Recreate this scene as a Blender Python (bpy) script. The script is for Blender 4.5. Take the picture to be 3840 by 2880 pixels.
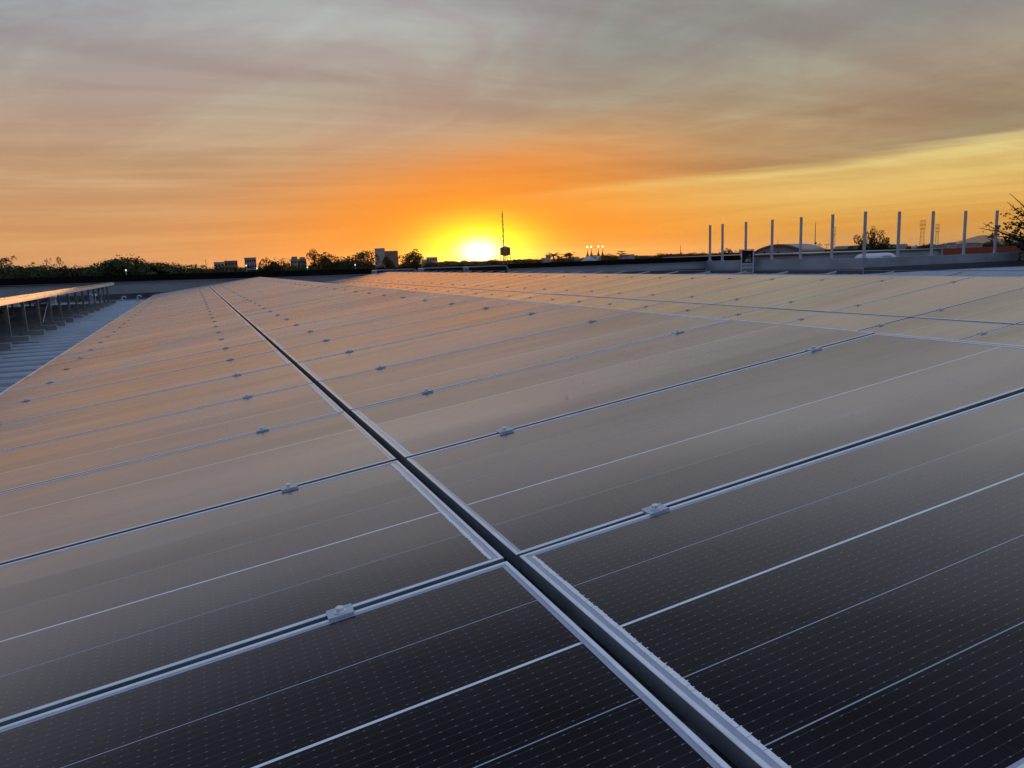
import bpy, bmesh, math, random
from mathutils import Vector, Matrix

R = math.radians
sc = bpy.context.scene
for o in list(bpy.data.objects):
    bpy.data.objects.remove(o, do_unlink=True)
COL = sc.collection
CAMZ = 10.0                      # eye level above the street; the roof is at 8.8

# ------------------------------------------------------------------ camera
def make_camera():
    p, r, y = R(9.165), R(1.978), R(22.066)
    fw = Vector((math.sin(y) * math.cos(p), math.cos(y) * math.cos(p), -math.sin(p)))
    right = Vector((math.cos(y), -math.sin(y), 0))
    up = right.cross(fw)
    rr = right * math.cos(r) - up * math.sin(r)
    uu = right * math.sin(r) + up * math.cos(r)
    m = Matrix((rr, uu, -fw)).transposed().to_4x4()
    m.translation = Vector((0, 0, CAMZ))
    cd = bpy.data.cameras.new('camera')
    cd.sensor_width = 36
    cd.lens = 36 * 2890.4 / 3840
    cd.clip_start, cd.clip_end = 0.05, 30000
    o = bpy.data.objects.new('camera', cd)
    COL.objects.link(o)
    o.matrix_world = m
    sc.camera = o
make_camera()

# ------------------------------------------------------------------ sky
SUN_AZ, SUN_EL = 20.0, 0.75      # degrees; azimuth from +Y towards +X

def make_world():
    w = bpy.data.worlds.new('World')
    sc.world = w
    w.use_nodes = True
    nt = w.node_tree
    nt.nodes.clear()
    N, K = nt.nodes, nt.links
    def put(sock, v):
        if isinstance(v, (int, float)):
            sock.default_value = v
        elif isinstance(v, tuple):
            sock.default_value = v if len(v) == len(sock.default_value) else (*v, 1)
        else:
            K.new(v, sock)
    def M(op, a, b=0.0, c=0.0):
        n = N.new('ShaderNodeMath'); n.operation = op
        put(n.inputs[0], a); put(n.inputs[1], b); put(n.inputs[2], c)
        return n.outputs[0]
    def mapr(x, a, b, lo=0.0, hi=1.0, kind='SMOOTHSTEP'):
        n = N.new('ShaderNodeMapRange'); n.interpolation_type = kind
        put(n.inputs[0], x); put(n.inputs[1], a); put(n.inputs[2], b)
        put(n.inputs[3], lo); put(n.inputs[4], hi)
        return n.outputs[0]
    def mix(f, a, b, mode='MIX'):
        n = N.new('ShaderNodeMix'); n.data_type = 'RGBA'; n.blend_type = mode
        n.clamp_factor = True
        put(n.inputs[0], f); put(n.inputs[6], a); put(n.inputs[7], b)
        return n.outputs[2]
    def ramp(x, stops):
        n = N.new('ShaderNodeValToRGB')
        e = n.color_ramp.elements
        while len(e) < len(stops): e.new(0.5)
        for i, (p, c) in enumerate(stops):
            e[i].position = p; e[i].color = (*c, 1) if isinstance(c, tuple) else (c, c, c, 1)
        put(n.inputs[0], x)
        return n.outputs[0]
    def comb(x, y, z):
        n = N.new('ShaderNodeCombineXYZ'); put(n.inputs[0], x); put(n.inputs[1], y); put(n.inputs[2], z)
        return n.outputs[0]
    def noise(v, scale, detail=4, rough=0.5, dist=0.0):
        n = N.new('ShaderNodeTexNoise'); put(n.inputs['Vector'], v)
        n.inputs['Scale'].default_value = scale; n.inputs['Detail'].default_value = detail
        n.inputs['Roughness'].default_value = rough; n.inputs['Distortion'].default_value = dist
        return n.outputs[0]
    tc = N.new('ShaderNodeTexCoord')
    sep = N.new('ShaderNodeSeparateXYZ'); K.new(tc.outputs['Generated'], sep.inputs[0])
    x, y, z = sep.outputs
    ca, sa = math.cos(R(SUN_AZ)), math.sin(R(SUN_AZ))
    xr = M('SUBTRACT', M('MULTIPLY', x, ca), M('MULTIPLY', y, sa))
    yr = M('ADD', M('MULTIPLY', x, sa), M('MULTIPLY', y, ca))
    az = M('MULTIPLY', M('ARCTAN2', xr, yr), 57.29578)
    el = M('MULTIPLY', M('ARCSINE', z), 57.29578)
    e0 = M('MAXIMUM', el, 0.0)
    t = M('DIVIDE', e0, 90.0)
    # soft irregular drift of every boundary
    zz = M('ADD', M('MAXIMUM', z, 0.0), 0.10)
    px, py = M('DIVIDE', xr, zz), M('DIVIDE', yr, zz)
    # a cloud plane, streaked across the line of sight and slightly fanned
    # streak direction: rotate so streaks rise to the right
    rx = M('ADD', M('MULTIPLY', px, 0.95), M('MULTIPLY', py, 0.30))
    ry = M('SUBTRACT', M('MULTIPLY', py, 0.95), M('MULTIPLY', px, 0.30))
    cloudv = comb(M('MULTIPLY', rx, 0.34), M('MULTIPLY', ry, 1.0), 3.1)
    n_big = noise(cloudv, 0.62, 6, 0.58, 0.5)
    n_fine = noise(comb(M('MULTIPLY', rx, 0.30), M('MULTIPLY', ry, 1.35), 8.4), 1.7, 7, 0.62, 0.6)
    # low streaks near the horizon, in angle
    n_low = noise(comb(M('MULTIPLY', az, 0.035), M('ADD', M('MULTIPLY', el, 1.0), M('MULTIPLY', az, -0.022)), 1.7), 1.35, 6, 0.6, 0.35)
    warp = M('MULTIPLY', M('SUBTRACT', n_big, 0.5), 1.6)
    ew = M('ADD', e0, M('MULTIPLY', warp, 1.2))

    def d(stops): return [(a / 90.0, c) for a, c in stops]
    west = ramp(t, d([(0, (.72, .33, .125)), (2.5, (.70, .345, .135)), (5, (.60, .335, .165)), (8, (.49, .325, .20)),
                      (12, (.43, .36, .295)), (16, (.40, .40, .38)), (21, (.35, .37, .395)), (34, (.30, .36, .47)),
                      (60, (.47, .64, .94)), (90, (.60, .82, 1.18))]))
    east = ramp(t, d([(0, (.07, .085, .13)), (8, (.085, .105, .16)), (20, (.115, .15, .22)), (40, (.19, .25, .37)),
                      (60, (.40, .55, .82)), (90, (.60, .82, 1.18))]))
    side = mapr(M('COSINE', M('DIVIDE', az, 57.29578)), -0.70, 0.60)
    base = mix(side, east, west)
    # the physical twilight sky tints the upper dome
    sky = N.new('ShaderNodeTexSky'); sky.sky_type = 'NISHITA'; sky.sun_disc = False
    sky.sun_elevation = R(SUN_EL); sky.sun_rotation = R(SUN_AZ)
    sky.dust_density = 3.0; sky.ozone_density = 2.0
    nish = mix(1.0, sky.outputs[0], (0.10, 0.10, 0.10, 1), 'MULTIPLY')
    base = mix(M('MULTIPLY', mapr(e0, 16, 45), 0.25), base, nish)
    # clear yellow air on the right under the cloud deck
    clear = ramp(t, d([(0, (.68, .315, .075)), (1.6, (.74, .36, .06)), (3.2, (.77, .45, .115)), (5.5, (.73, .54, .195)), (7.5, (.62, .50, .25)), (10, (.42, .36, .25)), (14, (.285, .28, .255)), (22, (.33, .34, .345)), (40, (.32, .40, .53)), (90, (.60, .82, 1.18))]))
    fr = M('MULTIPLY', mapr(az, -4, 12), mapr(az, 70, 120, 1.0, 0.0))
    base = mix(fr, base, clear)
    # cloud deck: lower edge as a function of azimuth
    azn = M('DIVIDE', M('ADD', az, 40.0), 120.0)
    edge = M('MULTIPLY', ramp(azn, [(0, .10), (.20, .18), (.285, .27), (.335, .36), (.385, .475), (.45, .515), (.54, .53), (.61, .60), (.68, .68), (1, .9)]), 10.0)
    edge = M('ADD', edge, M('MULTIPLY', M('SUBTRACT', n_low, 0.5), 1.3))
    above = M('SUBTRACT', e0, edge)
    n_edge = noise(comb(M('MULTIPLY', az, 0.05), M('ADD', M('MULTIPLY', el, 0.42), M('MULTIPLY', az, -0.035)), 5.2), 1.5, 7, 0.62, 1.1)
    up_ = M('ADD', above, M('MULTIPLY', M('SUBTRACT', n_edge, 0.5), 5.5))
    deck = M('MULTIPLY', mapr(above, -0.2, 0.85), mapr(up_, 2.4, 7.6, 1.0, 0.0))
    azabs = M('ABSOLUTE', M('SUBTRACT', az, -1.0))
    dcol = ramp(M('DIVIDE', azabs, 45.0), [(0, (.76, .265, .06)), (.18, (.62, .255, .085)), (.40, (.44, .245, .12)), (.75, (.30, .222, .140)), (1, (.28, .215, .145))])
    dcol = mix(mapr(above, 1.5, 8.0), dcol, (.33, .275, .205))
    dstr = ramp(azn, [(0, .0), (.20, .12), (.30, .62), (.36, .85), (.75, .9), (.95, .3)])
    base = mix(M('MULTIPLY', deck, dstr), base, dcol)
    # the left of the picture turns bluer with height
    blue = M('MULTIPLY', mapr(az, -8, -32), mapr(e0, 6, 16))
    base = mix(blue, base, mix(1.0, base, (.84, .89, 1.01, 1), 'MULTIPLY'))
    # high veil, streaks of warm brown and pale grey
    veil = M('MULTIPLY', mapr(e0, 3.5, 9), mapr(e0, 35, 70, 1.0, 0.25))
    tone = mix(mapr(n_big, 0.36, 0.64), (.89, .87, .87, 1), (1.09, 1.12, 1.13, 1))
    base = mix(veil, base, mix(1.0, base, tone, 'MULTIPLY'))
    tone2 = mix(mapr(n_fine, 0.32, 0.68), (.93, .91, .90, 1), (1.06, 1.075, 1.085, 1))
    base = mix(mapr(e0, 2.5, 6), base, mix(1.0, base, tone2, 'MULTIPLY'))
    # large soft patches, mauve against pale grey-green
    n_patch = noise(comb(M('MULTIPLY', az, 0.030), M('SUBTRACT', M('MULTIPLY', el, 0.085), M('MULTIPLY', az, 0.012)), 2.3), 2.1, 7, 0.60, 1.4)
    tone4 = mix(mapr(n_patch, 0.36, 0.66), (.99, .915, .94, 1), (1.04, 1.075, 1.045, 1))
    base = mix(mapr(e0, 4.0, 9.0), base, mix(1.0, base, tone4, 'MULTIPLY'))
    # low streaks
    lowm = M('MULTIPLY', mapr(e0, 0.3, 1.5), mapr(e0, 5.5, 9.0, 1.0, 0.0))
    tone3 = mix(mapr(n_low, 0.34, 0.66), (.95, .90, .86, 1), (1.05, 1.09, 1.10, 1))
    base = mix(lowm, base, mix(1.0, base, tone3, 'MULTIPLY'))
    # aureole of the sun
    de = M('SUBTRACT', el, SUN_EL - 0.15)
    def rad(wx, wy):
        return M('SQRT', M('ADD', M('POWER', M('DIVIDE', az, wx), 2.0), M('POWER', M('DIVIDE', de, wy), 2.0)))
    streak = M('ADD', 0.72, M('MULTIPLY', n_low, 0.56))
    g3 = M('EXPONENT', M('MULTIPLY', M('POWER', rad(17.0, 6.4), 3.0), -1.0))
    base = mix(M('MULTIPLY', g3, 0.99), base, (1.0, .285, .001))
    g2 = M('MULTIPLY', M('EXPONENT', M('MULTIPLY', M('POWER', rad(4.0, 2.05), 2.2), -1.0)), streak)
    base = mix(1.0, base, mix(1.0, (0.6, 1.35, 0.0, 1), g2, 'MULTIPLY'), 'ADD')
    g1 = M('EXPONENT', M('MULTIPLY', M('POWER', rad(1.25, 0.78), 2.0), -1.0))
    base = mix(1.0, base, mix(1.0, (1.6, 1.5, 1.9, 1), g1, 'MULTIPLY'), 'ADD')
    bg = N.new('ShaderNodeBackground')
    K.new(base, bg.inputs[0]); bg.inputs[1].default_value = 1.0
    out = N.new('ShaderNodeOutputWorld'); K.new(bg.outputs[0], out.inputs[0])
make_world()

def make_sun():
    ld = bpy.data.lights.new('sun', 'SUN')
    ld.energy, ld.angle, ld.color = 1.35, R(0.5), (1.0, 0.44, 0.12)
    o = bpy.data.objects.new('sun', ld)
    COL.objects.link(o)
    d = Vector((math.sin(R(SUN_AZ)) * math.cos(R(SUN_EL)), math.cos(R(SUN_AZ)) * math.cos(R(SUN_EL)), math.sin(R(SUN_EL))))
    o.rotation_euler = d.to_track_quat('Z', 'Y').to_euler()
    o.location = (0, 0, 60)
make_sun()
vs = sc.view_settings
vs.view_transform, vs.look, vs.exposure, vs.gamma, vs.use_curve_mapping = 'Standard', 'None', 0.0, 1.0, False

# ------------------------------------------------------------------ helpers
def pol(az, d, z=0.0):
    return Vector((d * math.sin(R(az)), d * math.cos(R(az)), z))
def zel(el, d):
    return CAMZ + d * math.tan(R(el))

class MB:
    def __init__(s): s.v, s.f, s.uv = [], [], {}
    def add(s, vs, fs, uvs=None):
        o = len(s.v); s.v += [tuple(q) for q in vs]
        for i, f in enumerate(fs):
            if uvs: s.uv[len(s.f)] = uvs[i]
            s.f.append(tuple(a + o for a in f))
        return s
    def box(s, x0, x1, y0, y1, z0, z1, m=None):
        vs = [Vector((x, y, z)) for z in (z0, z1) for y in (y0, y1) for x in (x0, x1)]
        if m is not None: vs = [m @ q for q in vs]
        return s.add(vs, [(0, 2, 3, 1), (4, 5, 7, 6), (0, 1, 5, 4), (2, 6, 7, 3), (0, 4, 6, 2), (1, 3, 7, 5)])
    def tube(s, p0, p1, r0, r1=None, n=6, cap=True):
        p0, p1 = Vector(p0), Vector(p1); r1 = r0 if r1 is None else r1
        d = (p1 - p0).normalized()
        a = d.orthogonal().normalized(); b = d.cross(a)
        vs = []
        for p, r in ((p0, r0), (p1, r1)):
            for i in range(n):
                t = 2 * math.pi * (i + .5) / n
                vs.append(p + a * math.cos(t) * r + b * math.sin(t) * r)
        fs = [(i, (i + 1) % n, n + (i + 1) % n, n + i) for i in range(n)]
        if cap: fs += [tuple(range(n - 1, -1, -1)), tuple(range(n, 2 * n))]
        return s.add(vs, fs)
    def path(s, pts, r0, r1, n=6):
        k = len(pts) - 1
        for i in range(k):
            s.tube(pts[i], pts[i + 1], r0 + (r1 - r0) * i / k, r0 + (r1 - r0) * (i + 1) / k, n)
        return s
    def lathe(s, prof, n=16, c=(0, 0, 0)):
        vs, fs = [], []
        for r, z in prof:
            for i in range(n):
                t = 2 * math.pi * i / n
                vs.append((c[0] + r * math.cos(t), c[1] + r * math.sin(t), c[2] + z))
        for j in range(len(prof) - 1):
            for i in range(n):
                fs.append((j * n + i, j * n + (i + 1) % n, (j + 1) * n + (i + 1) % n, (j + 1) * n + i))
        fs += [tuple(range(n - 1, -1, -1)), tuple(range((len(prof) - 1) * n, len(prof) * n))]
        return s.add(vs, fs)
    def prism(s, pts, a, b):         # polygon pts extruded from vector a to vector b
        a, b = Vector(a), Vector(b); n = len(pts)
        vs = [Vector(p) + a for p in pts] + [Vector(p) + b for p in pts]
        return s.add(vs, [tuple(range(n - 1, -1, -1)), tuple(range(n, 2 * n))] + [(i, (i + 1) % n, n + (i + 1) % n, n + i) for i in range(n)])
    def mesh(s, name, mat=None, smooth=False):
        me = bpy.data.meshes.new(name)
        me.from_pydata(s.v, [], s.f)
        if s.uv:
            ul = me.uv_layers.new(name='UVMap')
            for i, p in enumerate(me.polygons):
                q = s.uv.get(i)
                if q:
                    for j, li in enumerate(p.loop_indices): ul.data[li].uv = q[j]
        if mat: me.materials.append(mat)
        if smooth:
            for p in me.polygons: p.use_smooth = True
        me.update()
        return me
    def build(s, name, mat, parent=None, loc=(0, 0, 0), smooth=False):
        return put(name, s.mesh(name, mat, smooth), parent, loc)

def put(name, me, parent=None, loc=(0, 0, 0), rot=None, scale=None):
    o = bpy.data.objects.new(name, me)
    COL.objects.link(o)
    if parent is not None: o.parent = parent
    o.location = loc
    if rot is not None: o.rotation_euler = rot
    if scale is not None: o.scale = scale
    return o
def empty(name, loc=(0, 0, 0), rz=0.0):
    o = bpy.data.objects.new(name, None)
    o.empty_display_size = 0.2
    COL.objects.link(o)
    o.location = loc; o.rotation_euler = (0, 0, rz)
    return o
def tag(o, label=None, cat=None, group=None, kind=None):
    if label: o['label'] = label
    if cat: o['category'] = cat
    if group: o['group'] = group
    if kind: o['kind'] = kind
    return o
def copy_tree(o, parent=None):
    c = o.copy(); COL.objects.link(c); c.parent = parent
    for ch in list(o.children): copy_tree(ch, c)
    return c

# ------------------------------------------------------------------ materials
def pm(name, col, rough=0.6, metal=0.0, spec=0.5, var=0.0, vscale=1.0, col2=None, bump=0.0, bscale=20.0, stretch=(1, 1, 1), emit=None):
    m = bpy.data.materials.new(name); m.use_nodes = True
    nt = m.node_tree; b = nt.nodes['Principled BSDF']
    b.inputs['Base Color'].default_value = (*col, 1)
    b.inputs['Roughness'].default_value = rough
    b.inputs['Metallic'].default_value = metal
    b.inputs['Specular IOR Level'].default_value = spec
    if emit:
        b.inputs['Emission Color'].default_value = (*emit[0], 1); b.inputs['Emission Strength'].default_value = emit[1]
    if var or bump:
        g = nt.nodes.new('ShaderNodeNewGeometry')
        mp = nt.nodes.new('ShaderNodeMapping'); mp.inputs['Scale'].default_value = stretch
        nt.links.new(g.outputs['Position'], mp.inputs[0])
    if var:
        n = nt.nodes.new('ShaderNodeTexNoise'); n.inputs['Scale'].default_value = vscale
        n.inputs['Detail'].default_value = 6; n.inputs['Roughness'].default_value = 0.62
        nt.links.new(mp.outputs[0], n.inputs['Vector'])
        r = nt.nodes.new('ShaderNodeValToRGB')
        c2 = col2 if col2 else tuple(c * (1 - var) for c in col)
        r.color_ramp.elements[0].position, r.color_ramp.elements[1].position = 0.34, 0.66
        r.color_ramp.elements[0].color = (*c2, 1)
        r.color_ramp.elements[1].color = (*(c * (1 + var * .4) for c in col), 1)
        nt.links.new(n.outputs[0], r.inputs[0]); nt.links.new(r.outputs[0], b.inputs['Base Color'])
        rr = nt.nodes.new('ShaderNodeMapRange')
        rr.inputs[3].default_value = max(0, rough - .12); rr.inputs[4].default_value = min(1, rough + .12)
        nt.links.new(n.outputs[0], rr.inputs[0]); nt.links.new(rr.outputs[0], b.inputs['Roughness'])
    if bump:
        n2 = nt.nodes.new('ShaderNodeTexNoise'); n2.inputs['Scale'].default_value = bscale; n2.inputs['Detail'].default_value = 5
        nt.links.new(mp.outputs[0], n2.inputs['Vector'])
        bp = nt.nodes.new('ShaderNodeBump'); bp.inputs['Strength'].default_value = bump; bp.inputs['Distance'].default_value = 0.02
        nt.links.new(n2.outputs[0], bp.inputs['Height']); nt.links.new(bp.outputs[0], b.inputs['Normal'])
    return m

def cell_material(name, st, lo, hi, dust, tint_):
    m = bpy.data.materials.new(name); m.use_nodes = True
    nt = m.node_tree; N, K = nt.nodes, nt.links
    b = N['Principled BSDF']
    def mt(op, a, c=0.0):
        n = N.new('ShaderNodeMath'); n.operation = op
        for s, v in ((n.inputs[0], a), (n.inputs[1], c)):
            if isinstance(v, (int, float)): s.default_value = v
            else: K.new(v, s)
        return n.outputs[0]
    uv = N.new('ShaderNodeUVMap'); uv.uv_map = 'UVMap'
    sp = N.new('ShaderNodeSeparateXYZ'); K.new(uv.outputs[0], sp.inputs[0])
    u, v = sp.outputs[0], sp.outputs[1]
    def tri(x, period):          # distance to the nearest multiple of the period
        return mt('ABSOLUTE', mt('SUBTRACT', mt('MODULO', mt('ADD', x, 100 * period + period * .5), period), period * .5))
    dw = tri(v, 0.01886)
    wire = mt('LESS_THAN', dw, 0.00035)
    pad = mt('MULTIPLY', mt('LESS_THAN', dw, 0.0009), mt('LESS_THAN', tri(u, 0.0262), 0.0022))
    cell_gap = mt('LESS_THAN', tri(u, 0.0917), 0.0005)
    g = N.new('ShaderNodeNewGeometry')
    def noise(scale, detail, stretch=(1, 1, 1), rough=.6):
        mp = N.new('ShaderNodeMapping'); mp.inputs['Scale'].default_value = stretch
        K.new(g.outputs['Position'], mp.inputs[0])
        n = N.new('ShaderNodeTexNoise'); n.inputs['Scale'].default_value = scale; n.inputs['Detail'].default_value = detail
        n.inputs['Roughness'].default_value = rough
        K.new(mp.outputs[0], n.inputs['Vector']); return n.outputs[0]
    def mixc(f, a, c):
        n = N.new('ShaderNodeMix'); n.data_type = 'RGBA'
        for s, q in ((n.inputs[0], f), (n.inputs[6], a), (n.inputs[7], c)):
            if isinstance(q, (int, float)): s.default_value = q
            elif isinstance(q, tuple): s.default_value = (*q, 1)
            else: K.new(q, s)
        return n.outputs[2]
    nd = noise(1.1, 7, (1, .55, 1), .68)
    nf = noise(60, 3)
    oi = N.new('ShaderNodeObjectInfo')
    tint = mixc(oi.outputs['Random'], (.0064, .0052, .0076), (.0084, .0066, .0082))
    # each half cell has its own shade
    wn = N.new('ShaderNodeTexWhiteNoise'); wn.noise_dimensions = '2D'
    cv = N.new('ShaderNodeCombineXYZ')
    K.new(mt('FLOOR', mt('DIVIDE', mt('ADD', u, 10.0), .0917)), cv.inputs[0]); K.new(oi.outputs['Random'], cv.inputs[1])
    K.new(cv.outputs[0], wn.inputs['Vector'])
    tint = mixc(mt('MULTIPLY', wn.outputs['Value'], .45), tint, (.0105, .0088, .0150))
    c = mixc(mt('MULTIPLY', wire, .45), tint, (.16, .155, .16))
    c = mixc(mt('MULTIPLY', pad, .55), c, (.30, .30, .33))
    c = mixc(mt('MULTIPLY', cell_gap, .10), c, (.10, .10, .11))
    dr = N.new('ShaderNodeMapRange'); dr.inputs[1].default_value = .40; dr.inputs[2].default_value = .75
    dr.inputs[3].default_value = .003; dr.inputs[4].default_value = dust
    K.new(nd, dr.inputs[0])
    dust = mt('MULTIPLY', dr.outputs[0], mt('ADD', .6, mt('MULTIPLY', nf, .8)))
    c = mixc(dust, c, (.15, .13, .115))
    K.new(c, b.inputs['Base Color'])
    rr = N.new('ShaderNodeMapRange'); rr.inputs[1].default_value = .35; rr.inputs[2].default_value = .7
    rr.inputs[3].default_value = lo; rr.inputs[4].default_value = hi
    K.new(nd, rr.inputs[0]); b.inputs['Roughness'].default_value = .6
    # film of dust: streaks along the slope, dried drops, and one value per module
    ns = noise(.9, 6, (.35, 2.2, 1), .62)
    nb = noise(26, 2)
    sp_ = N.new('ShaderNodeMapRange'); sp_.inputs[1].default_value = .66; sp_.inputs[2].default_value = .74
    K.new(nb, sp_.inputs[0])
    film = mt('ADD', mt('ADD', .72, mt('MULTIPLY', ns, .56)), mt('MULTIPLY', mt('SUBTRACT', oi.outputs['Random'], .5), .10))
    film = mt('SUBTRACT', film, mt('MULTIPLY', sp_.outputs[0], .07))
    return dusty_gloss(m, rr.outputs[0], tint_, film=film, st=st)

CLEAN = [(0, .010), (.42, .016), (.50, .045), (.57, .125), (.67, .39), (.71, .56), (.77, .66), (.86, .76), (1, .90)]
DUSTY = [(0, .010), (.42, .018), (.50, .058), (.57, .150), (.67, .36), (.71, .50), (.77, .57), (.86, .61), (1, .62)]
def dusty_gloss(m, rough, tint=(1, .945, .90), gain=1.0, film=None, st=DUSTY):
    """anti-reflective, dust-filmed glass and anodised metal: almost no mirror head on, a strong soft one at grazing angles"""
    nt = m.node_tree; N, K = nt.nodes, nt.links
    b, out = N['Principled BSDF'], N['Material Output']
    b.inputs['Specular IOR Level'].default_value = 0.0
    lw = N.new('ShaderNodeLayerWeight'); lw.inputs['Blend'].default_value = .5
    r = N.new('ShaderNodeValToRGB'); e = r.color_ramp.elements
    while len(e) < len(st): e.new(.5)
    for i, (p, v) in enumerate(st): e[i].position = p; e[i].color = (v * gain, v * gain, v * gain, 1)
    K.new(lw.outputs['Facing'], r.inputs[0])
    g = N.new('ShaderNodeBsdfGlossy'); g.inputs['Color'].default_value = (*tint, 1)
    if isinstance(rough, float): g.inputs['Roughness'].default_value = rough
    else: K.new(rough, g.inputs['Roughness'])
    mx = N.new('ShaderNodeMixShader')
    fac = r.outputs[0]
    if film is not None:
        q = N.new('ShaderNodeMath'); q.operation = 'MULTIPLY'; K.new(fac, q.inputs[0]); K.new(film, q.inputs[1]); fac = q.outputs[0]
    K.new(fac, mx.inputs[0]); K.new(b.outputs[0], mx.inputs[1]); K.new(g.outputs[0], mx.inputs[2])
    K.new(mx.outputs[0], out.inputs['Surface'])
    return m

MT = {
    'cell': cell_material('solar_cell_dusty', DUSTY, .19, .30, .05, (1, .935, .915)),
    'cell_clean': cell_material('solar_cell_rinsed', CLEAN, .12, .18, .02, (1, .94, .875)),
    'backsheet': dusty_gloss(pm('white_backsheet', (.46, .48, .56), .5, var=.12, vscale=9), .2),
    'tape': dusty_gloss(pm('white_centre_tape', (.93, .94, .95), .5, var=.08, vscale=30), .25),
    'ribbon': pm('tinned_ribbon', (.95, .95, .96), .4, .0, var=.12, vscale=160),
    'alu': dusty_gloss(pm('anodised_aluminium', (.90, .92, .95), .45, .05, var=.14, vscale=14), .24, (.95, .92, .90), 1.0, st=CLEAN),
    'alu_shade': pm('frame_side_shade', (.26, .30, .33), .5, .2, spec=.35, var=.25, vscale=9),  # frame aluminium darkened: shade between the panels put into its colour
    'clamp': pm('clamp_aluminium', (.56, .60, .67), .42, .25, var=.12, vscale=40),
    'bolt': pm('stainless_bolt', (.80, .80, .82), .30, .5),
    'galv': pm('galvanised_steel', (.36, .37, .39), .5, .5, var=.25, vscale=9),
    'roof': pm('painted_metal_roof', (.13, .17, .215), .5, .0, var=.22, vscale=.9, stretch=(.5, 1, 1)),
    'seam': pm('roof_seam_metal', (.50, .56, .63), .45, .1, var=.2, vscale=2),
    'concrete': pm('parapet_concrete', (.40, .42, .44), .9, var=.26, vscale=.55, bump=.25, bscale=14, stretch=(1, 1, 2.2)),
    'flashing': pm('dark_flashing', (.10, .11, .13), .7, var=.25, vscale=1.5),
    'block': pm('footing_concrete', (.40, .40, .41), .9, var=.2, vscale=5, bump=.3, bscale=30),
    'seal': pm('white_sealant', (.36, .38, .41), .7, var=.2, vscale=4),
    'white': pm('white_paint', (.66, .67, .70), .5, var=.10, vscale=4),
    'post': pm('grey_post_paint', (.52, .52, .55), .55, var=.15, vscale=3),
    'black': pm('black_waterproofing', (.010, .009, .010), .85, spec=.15, var=.3, vscale=1.2),
    'trim': pm('coping_metal', (.26, .25, .26), .55, .3, var=.2, vscale=2),
    'dark': pm('dark_louver', (.018, .014, .016), .7, spec=.2),
    'maroon': pm('maroon_board', (.035, .006, .010), .7, var=.2, vscale=6),
    'sheet': pm('sheet_metal', (.38, .38, .40), .45, .5, var=.15, vscale=3),
    'leaf_a': pm('leaf_olive', (.085, .090, .028), .75, spec=.2, var=.45, vscale=.5),
    'leaf_b': pm('leaf_green', (.065, .092, .028), .75, spec=.2, var=.45, vscale=.6),
    'leaf_c': pm('leaf_dark', (.036, .042, .018), .75, spec=.2, var=.4, vscale=.7),
    'bark': pm('bark', (.055, .042, .032), .9, spec=.2, var=.3, vscale=3),
    'ground': pm('dry_ground', (.085, .075, .05), .95, spec=.1, var=.4, vscale=.03, col2=(.04, .05, .022)),
    'hill': pm('far_hill', (.22, .19, .17), 1.0, spec=0, var=.2, vscale=.01),
    'bld_grey': pm('grey_render', (.36, .35, .35), .9, var=.15, vscale=.3),
    'bld_pale': pm('pale_render', (.50, .46, .46), .9, var=.15, vscale=.3),
    'bld_brown': pm('brown_render', (.26, .20, .16), .9, var=.15, vscale=.3),
    'bld_beige': pm('beige_render', (.36, .32, .26), .9, var=.2, vscale=.4),
    'glass': pm('dark_window', (.02, .022, .028), .12),
    'tower': pm('tank_steel_paint', (.20, .11, .07), .7, var=.25, vscale=.6),
    'steel_dark': pm('dark_steel', (.07, .06, .055), .7),
    'tent_white': pm('tent_canvas', (.52, .47, .50), .8, var=.1, vscale=.2),
    'tent_red': pm('tent_red', (.22, .035, .03), .8),
    'lamp': pm('lamp_glow', (1, .9, .7), .5, emit=((1.0, .86, .55), 9.0)),
    'lamp_w': pm('lamp_white', (1, 1, 1), .5, emit=((1.0, .97, .9), 1.1)),
    'orange': pm('orange_sheet', (.34, .045, .012), .6, var=.25, vscale=.8, stretch=(1, 1, .3)),
    'fascia': pm('brown_fascia', (.30, .17, .13), .8, var=.2, vscale=.5),
    'hangar_roof': pm('hangar_roof_metal', (.36, .36, .37), .7, .1, var=.15, vscale=.3),
    'green_roof': pm('green_roof_sheet', (.10, .125, .085), .7, var=.2, vscale=.3),
    'tank_white': pm('white_tank_paint', (.62, .66, .74), .4, var=.08, vscale=2),
    'silver': pm('polished_aluminium', (.75, .78, .82), .22, .95),
    'sign_red': pm('sign_red', (.42, .03, .04), .5),
    'sign_blue': pm('sign_blue', (.08, .075, .26), .5),
    'sign_white': pm('sign_white', (.82, .82, .85), .5),
    'cable': pm('grey_cable', (.22, .23, .25), .6),
    'plastic_black': pm('black_plastic', (.015, .015, .017), .6),
}

# ------------------------------------------------------------------ the setting
ROOF = CAMZ - 1.20
rng = random.Random(7)

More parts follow.
